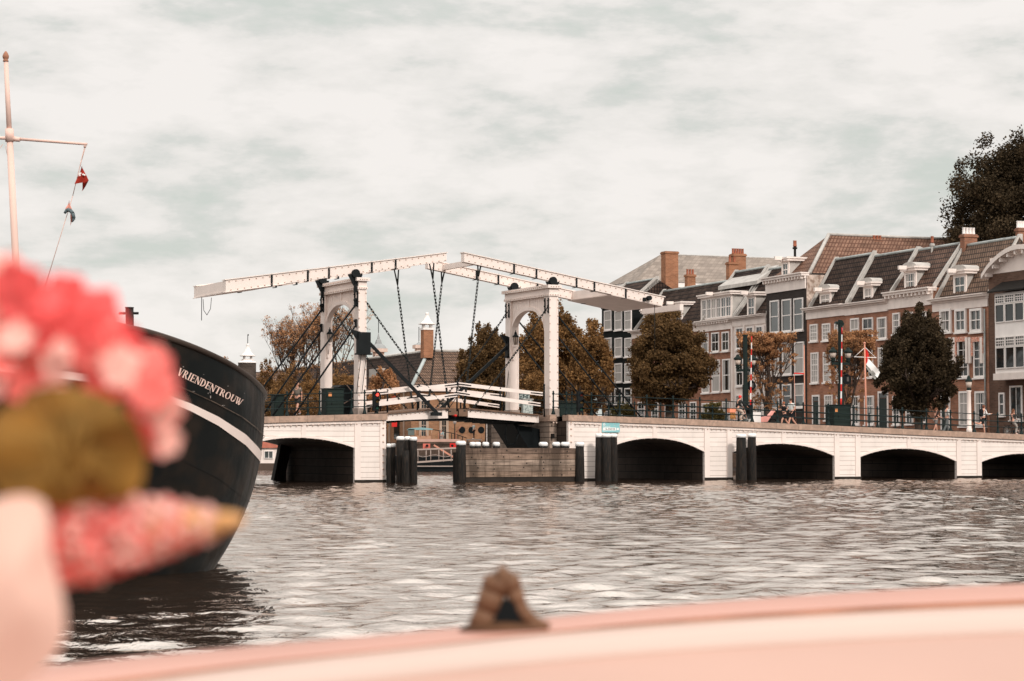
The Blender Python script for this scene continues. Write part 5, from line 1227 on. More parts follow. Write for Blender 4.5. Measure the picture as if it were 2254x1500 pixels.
# ------------------------------------------------------------------ the big black ship
def cat(pts, n):
    out = []
    for i in range(len(pts)-1):
        p0 = pts[max(0, i-1)]; p1 = pts[i]; p2 = pts[i+1]; p3 = pts[min(len(pts)-1, i+2)]
        for k in range(n):
            t_ = k/n; out.append(tuple(.5*((2*b)+(-a+c)*t_+(2*a-5*b+4*c-d)*t_**2+(-a+3*b-3*c+d)*t_**3) for a, b, c, d in zip(p0, p1, p2, p3)))
    out.append(tuple(pts[-1])); return out
topc = [(-1500, 29.0, 700), (-300, 29.3, 690), (0, 29.6, 690), (150, 29.8, 697), (283, 30.2, 722), (350, 30.5, 739), (430, 31.0, 767), (500, 31.6, 799), (540, 32.2, 824), (565, 32.9, 845), (578, 33.7, 860), (583, 34.6, 872), (576, 35.6, 880), (545, 36.6, 890), (480, 37.4, 900), (200, 38, 900), (-1500, 38, 900)]
botc = [(-1500, 28.9), (-300, 29.2), (0, 29.8), (120, 30.2), (220, 30.7), (285, 31.05), (350, 31.45), (402, 31.85), (438, 32.15), (460, 32.5), (472, 33.0), (475, 33.7), (468, 34.5), (448, 35.3), (400, 36.0), (200, 36.6), (-1500, 36.6)]
topw = [((px-1127)/FPX*Y, Y, CAMH+(988-py)/FPX*Y) for px, Y, py in topc]; botw = [((px-1127)/FPX*Y, Y, 0) for px, Y in botc]
TG, BG = cat(topw, 8), cat(botw, 8); NG = len(TG)
def surf(g, v):
    i = min(NG-2, max(0, int(g))); f = g-i; a = Vector(BG[i]).lerp(Vector(BG[i+1]), f); b = Vector(TG[i]).lerp(Vector(TG[i+1]), f)
    k = 1-(1-max(0, v))**2.5 if v >= 0 else v*1.2
    p = a.lerp(b, k); p.z = b.z*v; return p
ship = thing('moored_ship', 'big black ship with a white band and its name in pale letters', 'ship', W0, (-5, 33, 0))
VS = [-.12, 0, .04, .09, .15, .22, .3, .38, .46, .54, .62, .7, .78, .86, .93, 1.0]
mb = MB(); v = [surf(g, q_) for g in range(NG) for q_ in VS]; k = len(VS)
mb.add(v, [(g*k+j, g*k+k+j, g*k+k+j+1, g*k+j+1) for g in range(NG-1) for j in range(k-1)], True)
def hullmat():
    m = mat('black hull paint', (.007, .008, .008), .4, .35, .7, bump=.12, bscale=2.2, c2=(.020, .015, .012), spec=.05); t_ = m.node_tree; b = t_.nodes['Principled BSDF']
    n = t_.nodes.new('ShaderNodeTexNoise'); n.inputs['Scale'].default_value = 1.1; n.inputs['Detail'].default_value = 9; n.inputs['Roughness'].default_value = .7; co = t_.nodes.new('ShaderNodeTexCoord'); mp_ = t_.nodes.new('ShaderNodeMapping'); mp_.inputs['Scale'].default_value = (1.6, 1.6, .8)
    t_.links.new(co.outputs['Object'], mp_.inputs[0]); t_.links.new(mp_.outputs[0], n.inputs[0]); r_ = t_.nodes.new('ShaderNodeMapRange'); r_.inputs[1].default_value = .4; r_.inputs[2].default_value = .7; r_.inputs[3].default_value = .34; r_.inputs[4].default_value = .7
    t_.links.new(n.outputs[0], r_.inputs[0]); t_.links.new(r_.outputs[0], b.inputs['Roughness']); return m
hm = hullmat()
hullo = mb.build('hull', hm, ship, fix=False)
me = hullo.data; me.flip_normals() if me.polygons[20*(k-1)+5].normal.y > 0 else None
# deck and inner bulwark
mb = MB(); ring = [surf(g, 1) for g in range(NG)]; cen = Vector((-9, 34, 0))
inn = []
for i, p in enumerate(ring):
    a = ring[max(0, i-1)]; b = ring[min(NG-1, i+1)]; d_ = (b-a); nrm = Vector((-d_.y, d_.x, 0)).normalized(); inn.append(p+nrm*.07)
low = [Vector((p.x, p.y, p.z-.65)) for p in inn]; n_ = NG
mb.add(inn+low, [(i, i+1, n_+i+1, n_+i) for i in range(n_-1)], True)
half = n_//2+8
mb.build('bulwark_inside', hm, ship, fix=False)
mb = MB()
for i in range(n_//2):
    j = n_-1-i; mb.add([low[i], low[i+1], low[j-1], low[j]], [(0, 1, 2, 3)])
mb.build('deck', tar, ship, fix=False)
mb = MB()
for i in range(NG-1):
    mb.tube(ring[i]+Vector((0, 0, .0)), ring[i+1], .045, n=6, caps=False)
mb.build('rail_cap', mat('worn cap rail', (.05, .035, .028), .5, .3), ship)
bvh = BVHTree.FromPolygons([Vector(p) for p in v], [(g*k+j, g*k+k+j, g*k+k+j+1, g*k+j+1) for g in range(int(NG*.72)) for j in range(k-1)])
def onhull(px, py, off):
    d = ray(px, py).normalized(); h_ = bvh.ray_cast(CO, d)
    if h_[0] is None: return None
    n = h_[1]; n = -n if n.dot(d) > 0 else n; return h_[0]+n*off
def pyof(g, v): return proj(surf(g, v))
def solve_v(g, tab):
    lo, hi = .3, .95
    for _ in range(24):
        m_ = (lo+hi)/2; x, y = pyof(g, m_)
        if y > interp(tab, x): lo = m_
        else: hi = m_
    return (lo+hi)/2
def strip(name, m, ta, tb, off, glim=None):
    mb = MB(); vs = []; last = None
    for g in range(0, NG-16):
        if g <= 11*8-2: va, vb = solve_v(g, ta), solve_v(g, tb); last = (va, vb)
        else: va, vb = last
        vs.append((va, vb))
    pts = []
    for g, (va, vb) in enumerate(vs):
        for q_ in (va, va*.5+vb*.5, vb):
            p = surf(g, q_); d_ = surf(min(NG-1, g+1), q_)-surf(max(0, g-1), q_); nrm = Vector((d_.y, -d_.x, 0)).normalized(); pts.append(p+nrm*off)
    mb.add(pts, [(g*3+j, g*3+3+j, g*3+4+j, g*3+1+j) for g in range(len(vs)-1) for j in range(2)], True)
    return mb.build(name, m, ship, fix=False)
strip('white_band', mat('band paint', (.80, .66, .60), .45, .06, 1.5, dirt=.12), [(100, 812), (250, 832), (330, 856), (372, 871), (420, 889), (480, 918), (540, 957), (567, 985), (580, 1003)],
      [(100, 830), (250, 848), (330, 871), (372, 886), (420, 906), (480, 938), (540, 981), (567, 1011), (580, 1031)], .012)
strip('rubbing_strake', mat('worn strake', (.09, .065, .05), .6, .5, 5), [(250, 822), (360, 838), (400, 853), (470, 885), (530, 917), (560, 940), (580, 960)], [(250, 823.6), (360, 839.8), (400, 854.8), (470, 886.8), (530, 919), (560, 942), (580, 962)], .02)
for nm, tab in (('plate_seam', [(250, 960), (330, 985), (400, 1012), (480, 1052), (550, 1105), (580, 1130)]), ('plate_seam', [(250, 1110), (330, 1120), (400, 1135), (470, 1165), (530, 1200)])):
    strip(nm, mat('plate seam steel', (.010, .010, .010), .5), tab, [(a, b+1.6) for a, b in tab], .012)  # thin seam strips in a near-black grey
# name in serif capitals, drawn as strokes and laid on the hull plating
def gl(ch):
    T, t_, s = .20, .085, .055
    P = []
    rect = lambda x0, y0, x1, y1: P.append([(x0, y0), (x1, y0), (x1, y1), (x0, y1)])
    par_ = lambda x0, y0, x1, y1, w_: P.append([(x0-w_/2, y0), (x0+w_/2, y0), (x1+w_/2, y1), (x1-w_/2, y1)])
    def arc(cx, cy, rx, ry, a0, a1, thx, thy, n=12):
        for i in range(n):
            a, b = R(a0+(a1-a0)*i/n), R(a0+(a1-a0)*(i+1)/n)
            P.append([(cx+rx*math.cos(a), cy+ry*math.sin(a)), (cx+rx*math.cos(b), cy+ry*math.sin(b)), (cx+(rx-thx)*math.cos(b), cy+(ry-thy)*math.sin(b)), (cx+(rx-thx)*math.cos(a), cy+(ry-thy)*math.sin(a))])
    stem = lambda x: (rect(x, s, x+T, 1-s), rect(x-.06, 0, x+T+.06, s), rect(x-.06, 1-s, x+T+.06, 1))
    if ch == 'I': stem(.08); w_ = .40
    elif ch == 'V': par_(.36, 0, .13, 1-s, T); par_(.42, 0, .68, 1-s, t_); rect(-.02, 1-s, .32, 1); rect(.55, 1-s, .82, 1); w_ = .78
    elif ch == 'R': stem(.08); arc(.34, .74, .30, .26, -90, 90, .17, .07); rect(.28, .48, .34, .55); rect(.28, .93, .34, 1); par_(.72, 0, .42, .48, T); rect(.6, 0, .86, s); w_ = .84
    elif ch == 'E': stem(.08); rect(.28, 0, .68, s*1.2); rect(.28, 1-s*1.2, .66, 1); rect(.28, .47, .52, .54); rect(.64, 0, .70, .22); rect(.61, .78, .67, 1); rect(.49, .38, .54, .62); w_ = .72
    elif ch == 'N': rect(.10, s, .10+t_, 1-s); rect(-.02, 0, .28, s); rect(-.04, 1-s, .2, 1); par_(.72, 0, .14, 1, T); rect(.70, s, .70+t_, 1-s); rect(.60, 1-s, .9, 1); w_ = .86
    elif ch == 'D': stem(.08); arc(.32, .5, .50, .5, -90, 90, .21, .07, 16); w_ = .86
    elif ch == 'T': rect(.30, s, .50, 1-s); rect(.22, 0, .58, s); rect(.02, 1-s*1.2, .78, 1); rect(.0, .76, .06, 1); rect(.74, .76, .80, 1); w_ = .80
    elif ch == 'O': arc(.44, .5, .44, .52, 0, 360, .20, .07, 24); w_ = .90
    elif ch == 'U': rect(.08, .32, .28, 1-s); rect(0, 1-s, .36, 1); arc(.42, .34, .34, .35, 180, 360, .20, .08, 14); rect(.68, .32, .76, 1-s); rect(.60, 1-s, .86, 1); w_ = .84
    elif ch == 'W': par_(.30, 0, .12, 1-s, T*.9); par_(.36, 0, .52, .85, t_); par_(.70, 0, .50, 1-s, T*.9); par_(.76, 0, .98, 1-s, t_); rect(-.02, 1-s, .30, 1); rect(.36, 1-s, .62, 1); rect(.86, 1-s, 1.1, 1); w_ = 1.06
    return P, w_
word = 'VRIENDENTROUW'; gs = [gl(c_) for c_ in word]; tot = sum(w_+.05 for _, w_ in gs)
A0, A1 = Vector((388.5, 825.5)), Vector((523.5, 891.5)); blen = (A1-A0).length+6; sx = blen/tot; bd = (A1-A0).normalized(); bu = Vector((bd.y, -bd.x))
mb = MB(); pen = 0; cnt = 0
for gi, (P, w_) in enumerate(gs):
    u_ = gi/len(gs); hh = 17.2-2.6*u_
    for poly in P:
        cnt += 1; tri = []
        for (x_, y_) in poly:
            q_ = A0+bd*((pen+x_)*sx)+bu*(y_*hh)-bu*(2.0*math.sin(math.pi*(pen+x_)/tot))*-1.0*.6
            p = onhull(q_.x, q_.y, .006+.0004*(cnt % 9)); tri.append(p)
        if all(p is not None for p in tri): mb.add(tri, [tuple(range(len(tri)))])
    pen += w_+.05
mb.build('name_lettering', mat('pale lettering paint', (.78, .55, .47), .5, .05), ship, fix=False)
mb = MB()
for k_, (x_, y_, w_, h_) in enumerate(((459, 853, 2.2, 7), (461, 862, 1.4, 9), (462, 874, 2.0, 6), (457, 866, 1, 3), (402, 808, 2, 2), (447, 825, 1.2, 1.2), (500, 850, 1.5, 1.2), (536, 866, 1.2, 1.2), (425, 862, 5, .8), (490, 893, 7, .8))):
    c_ = [onhull(x_+a*w_, y_+b*h_, .013) for a, b in ((-.5, -.5), (.5, -.4), (.4, .5), (-.5, .45))]
    if all(q is not None for q in c_): mb.add(c_, [(0, 1, 2, 3)])
mb.build('paint_scuffs', mat('scuffed primer', (.34, .30, .28), .7, .4, 30), ship, fix=False)
# bitts on deck
def shipY(px, py, Y): return atY(px, py, Y)
a = atY(285, 679, 31.2); b = atY(287, 760, 31.2); mb = MB(); mb.tube(b, a, .058, n=10); mb.tube(a, a+Vector((0, 0, .015)), .062, n=10)
c0 = atY(262, 690, 31.2); c1 = atY(305, 690, 31.2); mb.tube(c0, c1, .018, n=6); mb.build('bitt', tar, ship)
# signal mast
mast = []
t = thing('signal_mast', 'tall salmon coloured mast with crosstree and pointed finial at the left edge', 'mast', W0, atY(40, 760, 33))
mp_ = mat('salmon mast paint', (.76, .53, .455), .4, .06)
Y_ = 33; mb = MB(); mb.tube(atY(46, 800, Y_), atY(21, 300, Y_), .058, .048, 12); mb.tube(atY(21, 300, Y_), atY(13, 136, Y_), .040, .033, 12); mb.build('mast_pole', mp_, t)
mb = MB(); mb.tube(atY(21.5, 312, Y_), atY(20.5, 284, Y_), .068, .062, 12); mb.build('mast_collar', mp_, t)
c = atY(12.5, 136, Y_); MB().lathe((c.x, c.y, c.z), [(.045, 0), (.04, .02), (.03, .03), (.045, .05), (.05, .08), (.035, .12), (.012, .155)], 12).build('finial', mat('copper finial', (.36, .17, .11), .5), t)
mb = MB(); mb.tube(atY(-60, 301, Y_), atY(40, 306, Y_), .028, .026, 8); mb.tube(atY(36, 306, Y_), atY(192, 318, Y_), .024, .02, 8); mb.tube(atY(28, 306, Y_), atY(44, 308, Y_), .04, .036, 8); mb.build('crosstree', mp_, t)
mb = MB(); mb.path([atY(187, 320, Y_), atY(160, 432, Y_), atY(95, 645, Y_), atY(80, 700, Y_)], .006, 5); mb.path([atY(189, 322, Y_), atY(180, 352, Y_), atY(176, 368, Y_)], .005, 5)
mb.path([atY(6, 318, Y_), atY(-30, 370, Y_)], .005, 5); mb.path([atY(12, 322, Y_), atY(16, 342, Y_), atY(22, 325, Y_)], .004, 5)
mb.ball(atY(187, 323, Y_), .022); mb.build('halyard', mat('pink rope', (.62, .42, .36), .8), t)
def pennant(lab, top, left, right, tip, mid, colA, colB, band, bandy):
    th = thing('pennant', lab, 'flag', W0, atY(*top, Y_), 'pennants on the mast halyard')
    T_, Lf, Rt, Tp, Md = [atY(p[0], p[1], Y_+dy) for p, dy in ((top, 0), (left, .02), (right, -.08), (tip, .04), (mid, -.02))]
    def tri(a, b, c_, m, nm, off=0):
        mb = MB(); n = 6; vs = []
        for i in range(n+1):
            for j in range(n+1):
                u, v_ = i/n, j/n; p = a.lerp(b.lerp(c_, v_), u)+Vector((0, .03*math.sin(5*u+4*v_)+off, 0)); vs.append(p)
        fs = [(i*(n+1)+j, (i+1)*(n+1)+j, (i+1)*(n+1)+j+1, i*(n+1)+j+1) for i in range(n) for j in range(n)]
        mb.add(vs, fs, True); mb.add([p+Vector((0, .004, 0)) for p in vs], [tuple(reversed(f_)) for f_ in fs], True); return mb.build(nm, m, th, fix=False)
    tri(T_, Lf.lerp(Rt, 0)+Vector((0, 0, 0)), Rt, colA, 'pennant_front'); tri(Md, Rt, Tp, colB, 'pennant_fold', .03)
    return th, T_, Lf, Rt
pr_ = mat('pennant red', (.36, .035, .022), .8, .2); pd = mat('pennant shadow cloth', (.09, .012, .01), .8)
th, T_, Lf, Rt = pennant('dark red pennant with a small white mark, upper of two below the crosstree', (180, 366), (165, 406), (195, 398), (179, 421), (182, 394), pr_, pr_, None, 0)
mb = MB()
for q_, (x_, y_) in enumerate(((174.5, 383), (177.5, 382), (176, 386.5), (183, 384.5), (186.5, 385.5))): p = atY(x_, y_, Y_-.06); mb.box(p.x-.011, p.x+.011, p.y-.002*(q_+1), p.y, p.z-.011, p.z+.013)
mb.build('white_mark', frame_w, th)
th, T_, Lf, Rt = pennant('pink pennant with a grey-blue hem, lower of two on the halyard', (152, 442), (144, 462), (161, 472), (153, 497), (155, 470), mat('pennant pink', (.74, .32, .25), .8), mat('pennant pink', (.74, .32, .25)), None, 0)
mb = MB(); mb.path([atY(142, 470, Y_-.05), atY(148, 462, Y_-.06), atY(155, 464, Y_-.08), atY(160, 470, Y_-.1), atY(163, 481, Y_-.1), atY(159, 489, Y_-.08)], [.02, .028, .03, .03, .025, .01], 6); mb.build('hem', mat('grey blue cloth', (.11, .14, .15), .8), th)
# pile behind the ship
t = thing('deck_bollard', 'thick dark bollard with a pale rounded top on the ship deck', 'bollard', W0, atY(544, 1000, 35.6)*1.0)
c = atY(544, 796, 35.6); z1 = c.z
MB().lathe((c.x, c.y, z1-.75), [(.15, 0), (.145, .72)], 14).build('shaft', mat('rough dark timber', (.055, .042, .035), .8, .5, 4, bump=.8, bscale=18, stretch=(1, 1, 3)), t)
MB().lathe((c.x, c.y, z1-.028), [(.15, 0), (.15, .015), (.10, .035), (.02, .045)], 14).build('cap', frame_w, t)
# ------------------------------------------------------------------ our own boat's rim in the foreground
own = thing('boat_rim', 'pale pinkish painted rim of the near boat, carrying the bronze cleat', 'boat', W0, (0, 1.9, 1.2))
pinkp = mat('cream pink gloss paint', (.49, .30, .24), .4, .04, 3); pinkd = mat('dusty pink paint', (.56, .30, .24), .5, .06, 3); cream = mat('cream edge highlight', (.55, .415, .36), .4, .03, 3)
hiz = 1.62
def rimline(tab, z):
    out = []
    for px, py in tab: d = ray(px, py); k_ = (z-CAMH)/d.z; p = CO+d*k_; out.append(p)
    return out
xs_ = [-900, -300, 0, 300, 600, 900, 1200, 1500, 1900, 2254, 2700, 3400]
# photo lines: outer edge, groove, highlight crest
U = rimline([(x, y) for x, y in zip(xs_, [1620, 1530, 1480, 1446, 1418, 1392, 1360, 1331, 1302, 1285, 1268, 1245])], 1.600)
Gv = rimline([(x, y) for x, y in zip(xs_, [1678, 1586, 1532, 1490, 1454, 1424, 1391, 1362, 1336, 1320, 1303, 1278])], 1.604)
Hc = rimline([(x, y) for x, y in zip(xs_, [1722, 1630, 1570, 1522, 1480, 1446, 1413, 1388, 1363, 1347, 1330, 1304])], 1.615)
Hb = rimline([(x, y) for x, y in zip(xs_, [1775, 1685, 1620, 1570, 1526, 1492, 1460, 1434, 1410, 1394, 1377, 1348])], 1.612)
Pn = [p+Vector((0, -.9, -.12)) for p in Hb]
def sweep(lines, name, m, smooth=True):
    n = len(lines[0]); lines = [cat([tuple(p) for p in l], 4) for l in lines]; n = len(lines[0]); k_ = len(lines); vs = [lines[j][i] for i in range(n) for j in range(k_)]
    return MB().add(vs, [(i*k_+j, i*k_+j+1, (i+1)*k_+j+1, (i+1)*k_+j) for i in range(n-1) for j in range(k_-1)], smooth).build(name, m, own, fix=False)
dn = lambda l, dy, dz: [p+Vector((0, dy, dz)) for p in l]
sweep([dn(U, .10, -1.3), dn(U, .03, -.06), dn(U, .012, -.010), U, dn(Gv, 0, 0)], 'outer_ledge', pinkd)
sweep([dn(Gv, 0, .0), dn(Gv, -.005, -.012), dn(Hc, .02, -.012), dn(Hc, .018, -.002)], 'groove', mat('brown groove', (.32, .15, .095), .6, .3, 6))  # groove strip in a browner colour than the ledge beside it
sweep([dn(Hc, .018, -.002), dn(Hc, .008, .006), Hc, dn(Hb, .0, .004), Hb], 'rounded_coaming', cream)  # coaming in lighter cream: its highlight is put into the colour
sweep([Hb, dn(Hb, -.02, -.002), [a.lerp(b, .5) for a, b in zip(Hb, Pn)], Pn], 'inner_deck', pinkp)
# cleat
cl = thing('cleat', 'brown bronze mooring cleat with an eye on the boat rim', 'cleat', W0, (0, 2.05, 1.605))
p = rimline([(1108, 1388)], 1.603)[0]; s_ = p.y/FPX; OFF[cl] = Vector((p.x, p.y, p.z)); cl.location = p
brz = mat('dull bronze', (.09, .045, .025), .45, .3, 20)
mb = MB(); mb.ball((p.x, p.y, p.z), 98*s_, .022, .010, 14, 8); mb.build('base', brz, cl)
mb = MB(); n = 16; cx, cz = p.x, p.z
pts = [(cx-56*s_, p.y, cz), (cx-36*s_, p.y, cz+42*s_), (cx-22*s_, p.y, cz+85*s_), (cx-10*s_, p.y, cz+112*s_), (cx+8*s_, p.y, cz+112*s_), (cx+22*s_, p.y, cz+88*s_), (cx+36*s_, p.y, cz+48*s_), (cx+66*s_, p.y, cz+14*s_), (cx+100*s_, p.y, cz+4*s_)]
mb.path(pts, [.012, .013, .014, .015, .013, .010, .008, .008, .006], 10)
for q_ in pts[1:-1]: mb.ball(q_, .0095)
mb.build('horn', mat('pale worn bronze', (.16, .085, .05), .4, .3, 15), cl)
MB().prism_xz([(cx-50*s_, cz+2*s_), (cx+48*s_, cz+2*s_), (cx+22*s_, cz+66*s_), (cx-14*s_, cz+68*s_)], p.y-.008, p.y+.012).build('eye_shade', black, cl)  # black wedge in the eye, the gap's shade put in as colour
# ------------------------------------------------------------------ flowers close to the lens
fl = thing('flowering_plant', 'bunch of hot pink flowers with a large olive leaf and a pale petal', 'flower', W0, atY(-150, 1700, 1.0))
FD = 1.02; fs = FD/FPX
pinks = [mat('hot pink petals', (.95, .15, .145), .5, .12, 60, transl=.2), mat('coral pink petals', (.97, .24, .21), .5, .12, 60, transl=.2), mat('light pink petals', (.98, .56, .48), .5, .1, 60, transl=.2)]
rf_ = random.Random(11)
def petal(mb, c, d, up, L_, W):
    d = d.normalized(); s = d.cross(up).normalized(); n = 6; m_ = 3; vs = []
    for i in range(n+1):
        u = i/n; w_ = W*math.sin(math.pi*min(1, .08+u*.9))**.7
        for j in range(-m_, m_+1): v_ = j/m_; vs.append(c+d*L_*u+s*w_*v_*.5+up*(.25*L_*u*u-.12*L_*v_*v_))
    k_ = 2*m_+1; mb.add(vs, [(i*k_+j, i*k_+j+1, (i+1)*k_+j+1, (i+1)*k_+j) for i in range(n) for j in range(2*m_)], True)
def floret(c, r, m):
    n = Vector((rf_.gauss(0, .5), -1, rf_.gauss(.2, .5))).normalized(); a = n.cross(Vector((0, 0, 1))).normalized(); b = n.cross(a); mb = MB(); k_ = 5; o_ = rf_.random()*6
    for i in range(k_): t_ = o_+2*math.pi*i/k_; petal(mb, c, a*math.cos(t_)+b*math.sin(t_), n, r, r*1.05)
    mb.ball(c+n*r*.1, r*.2); mb.build('floret', m, fl, fix=False)
spots = []
def scatter(n, cx, cy, rx, ry, r, ws):
    k_ = 0
    while k_ < n:
        u, v_ = rf_.uniform(-1, 1), rf_.uniform(-1, 1)
        if u*u+v_*v_ > 1: continue
        k_ += 1; Y = FD+rf_.uniform(-.03, .04); floret(atY(cx+u*rx, cy+v_*ry, Y), r*fs*rf_.uniform(.6, 1.25), rf_.choices(pinks, ws)[0])
scatter(16, 60, 700, 130, 75, 58, (5, 4, 3)); scatter(10, 185, 690, 70, 60, 54, (6, 4, 1)); scatter(10, 40, 775, 100, 50, 46, (2, 4, 4)); scatter(13, 240, 780, 90, 62, 46, (5, 4, 2))
scatter(9, 60, 845, 130, 28, 44, (3, 5, 3)); scatter(5, 215, 850, 60, 20, 42, (4, 5, 1)); scatter(6, 330, 830, 38, 45, 46, (1, 2, 6)); scatter(7, 330, 920, 45, 45, 42, (2, 5, 2)); scatter(5, 352, 985, 28, 35, 38, (1, 2, 5)); scatter(3, 0, 590, 20, 50, 40, (3, 3, 1)); scatter(4, 345, 880, 35, 25, 40, (4, 4, 1))
# big olive leaf
mb = MB(); n, m_ = 40, 8; cxp, cyp = 150, 985; vs = []
LO = [(322, 985), (318, 1045), (292, 1092), (220, 1108), (130, 1118), (60, 1105), (0, 1085), (-30, 1010), (-20, 930), (30, 878), (110, 850), (190, 858), (255, 885), (300, 930)]
LO = [Vector(q) for q in cat([tuple(q) for q in LO]+[LO[0]], 8)]
def leafr(t_):
    best = min(LO, key=lambda q: abs((math.atan2(q.y-cyp, q.x-cxp)-t_+math.pi) % (2*math.pi)-math.pi)); return (best-Vector((cxp, cyp))).length
for j in range(m_+1):
    for i in range(n):
        t_ = 2*math.pi*i/n; rr_ = j/m_; wob = 1+.09*math.sin(3*t_+1)+.05*math.sin(5*t_+.6); L__ = leafr(t_); x_ = cxp+L__*rr_*math.cos(t_); y_ = cyp+L__*rr_*math.sin(t_)
        vs.append(atY(x_, y_, FD-.045+.006*math.sin(t_*5+1)*rr_+.010*math.sin(t_*2)*rr_+.012*rr_*rr_))
mb.add(vs, [(j*n+i, j*n+(i+1) % n, (j+1)*n+(i+1) % n, (j+1)*n+i) for j in range(m_) for i in range(n)], True)
lf = mb.build('olive_leaf', mat('olive leaf', (.29, .145, .032), .5, .35, 22, c2=(.20, .11, .028), transl=.2), fl, fix=False)
mb = MB()
for ang in range(0, 360, 40): mb.path([atY(150, 1090, FD-.05), atY(cxp+60*math.cos(R(ang)), cyp+60*math.sin(R(ang)), FD-.052), atY(cxp+145*math.cos(R(ang)), cyp+135*math.sin(R(ang)), FD-.046)], .0006, 4)
mb.build('leaf_veins', mat('leaf vein', (.30, .16, .04)), lf)
mb = MB(); mb.add([atY(x_, y_, FD+.035) for x_, y_ in ((-60, 1080), (20, 1050), (120, 1035), (215, 1075), (190, 1125), (90, 1140), (-40, 1150))], [tuple(range(7))]).build('rear_leaf', mat('dark olive leaf', (.05, .035, .015), .6), fl)  # second leaf set behind the big one, in a darker olive
# pink bristly spike with a yellow tip
mb1, mb2, mb3, mb4 = MB(), MB(), MB(), MB()
a = atY(110, 1190, FD-.01); b = atY(540, 1143, FD-.01)
prof = [(0, 92), (.12, 92), (.3, 82), (.5, 64), (.7, 42), (.85, 27), (.95, 16), (1, 4)]
for (u0, r0_), (u1, r1_) in zip(prof[:-1], prof[1:]): (mb1 if u0 < .45 else mb4 if u0 < .68 else mb2).tube(a.lerp(b, u0), a.lerp(b, u1), r0_*fs*.95, r1_*fs, 14, caps=True)
for i in range(420):
    u = rf_.random()*.84 if i % 3 else rf_.random()*.6; t_ = rf_.uniform(0, 2*math.pi); r_ = interp(prof, u)*fs*1.0; r_ *= rf_.uniform(.95, 1.12); c = a.lerp(b, u)+Vector((0, math.cos(t_)*r_, math.sin(t_)*r_)); (mb3 if rf_.random() < .35+u*.6 else mb1).ball(c, rf_.uniform(8, 15)*(1-.6*max(0, u-.5))*fs, n=6, m=4)
mb1.build('flower_spike', pinks[1], fl); mb4.build('spike_middle', mat('peach pink petal', (.95, .38, .24), .5, .2, 40), fl); mb2.build('spike_tip', mat('yellow amber petal', (.95, .52, .22), .5, .2, 40, transl=.2), fl); mb3.build('spike_buds', pinks[2], fl)
# pale petal
outline = [(-40, 1110), (20, 1092), (62, 1088), (98, 1104), (112, 1150), (112, 1215), (128, 1275), (143, 1330), (146, 1390), (128, 1440), (90, 1478), (40, 1520), (-60, 1560), (-120, 1400), (-120, 1200)]
cc = atY(20, 1310, FD-.075); vs = [cc]; n = len(outline)
for r_ in (.5, 1):
    for x_, y_ in outline: vs.append(cc.lerp(atY(x_, y_, FD-.05), r_))
mb = MB(); mb.add(vs, [(0, 1+i, 1+(i+1) % n) for i in range(n)]+[(1+i, 1+n+i, 1+n+(i+1) % n, 1+(i+1) % n) for i in range(n)], True); mb.build('pale_petal', mat('pale peach petal', (.90, .60, .50), .5, .05, 20, transl=.35), fl, fix=False)
mb = MB()
for p, q_ in (((60, 1050), (-40, 1800)), ((200, 1000), (40, 1500)), ((40, 800), (-60, 1500)), ((110, 1190), (-60, 1400))): mb.tube(atY(*p, FD+.045), atY(*q_, FD+.05), .003, n=6)
mb.build('stems', mat('olive stem', (.12, .07, .02), .6), fl)
# ------------------------------------------------------------------ people and bicycles
def skin(name, nodes, edges, m, parent, frame_xf, sub=1):
    me = bpy.data.meshes.new('sk'); keys = list(nodes); me.from_pydata([nodes[k_][0] for k_ in keys], [(keys.index(a), keys.index(b)) for a, b in edges], []); me.update()
    o = bpy.data.objects.new('sk', me); C.objects.link(o); md = o.modifiers.new('s', 'SKIN'); me.skin_vertices or me.attributes
    if not me.skin_vertices:
        bm = bmesh.new(); bm.from_mesh(me); bm.verts.layers.skin.verify(); bm.to_mesh(me); bm.free()
    for i, k_ in enumerate(keys):
        r_ = nodes[k_][1]; me.skin_vertices[0].data[i].radius = r_ if isinstance(r_, tuple) else (r_, r_); me.skin_vertices[0].data[i].use_root = (i == 0)
    sb = o.modifiers.new('u', 'SUBSURF'); sb.levels = sub; sb.render_levels = sub
    bpy.context.view_layer.update(); nm = bpy.data.meshes.new_from_object(o.evaluated_get(bpy.context.evaluated_depsgraph_get()))
    bpy.data.objects.remove(o); bpy.data.meshes.remove(me); nm.name = name; nm.materials.clear(); nm.materials.append(m)
    nm.transform(frame_xf)
    for p in nm.polygons: p.use_smooth = True
    r = bpy.data.objects.new(name, nm); C.objects.link(r); r.parent = parent; OFF[r] = OFF[parent]; FR[r] = FR[parent]; return r
skinm = mat('skin', (.62, .33, .24), .6, .05)
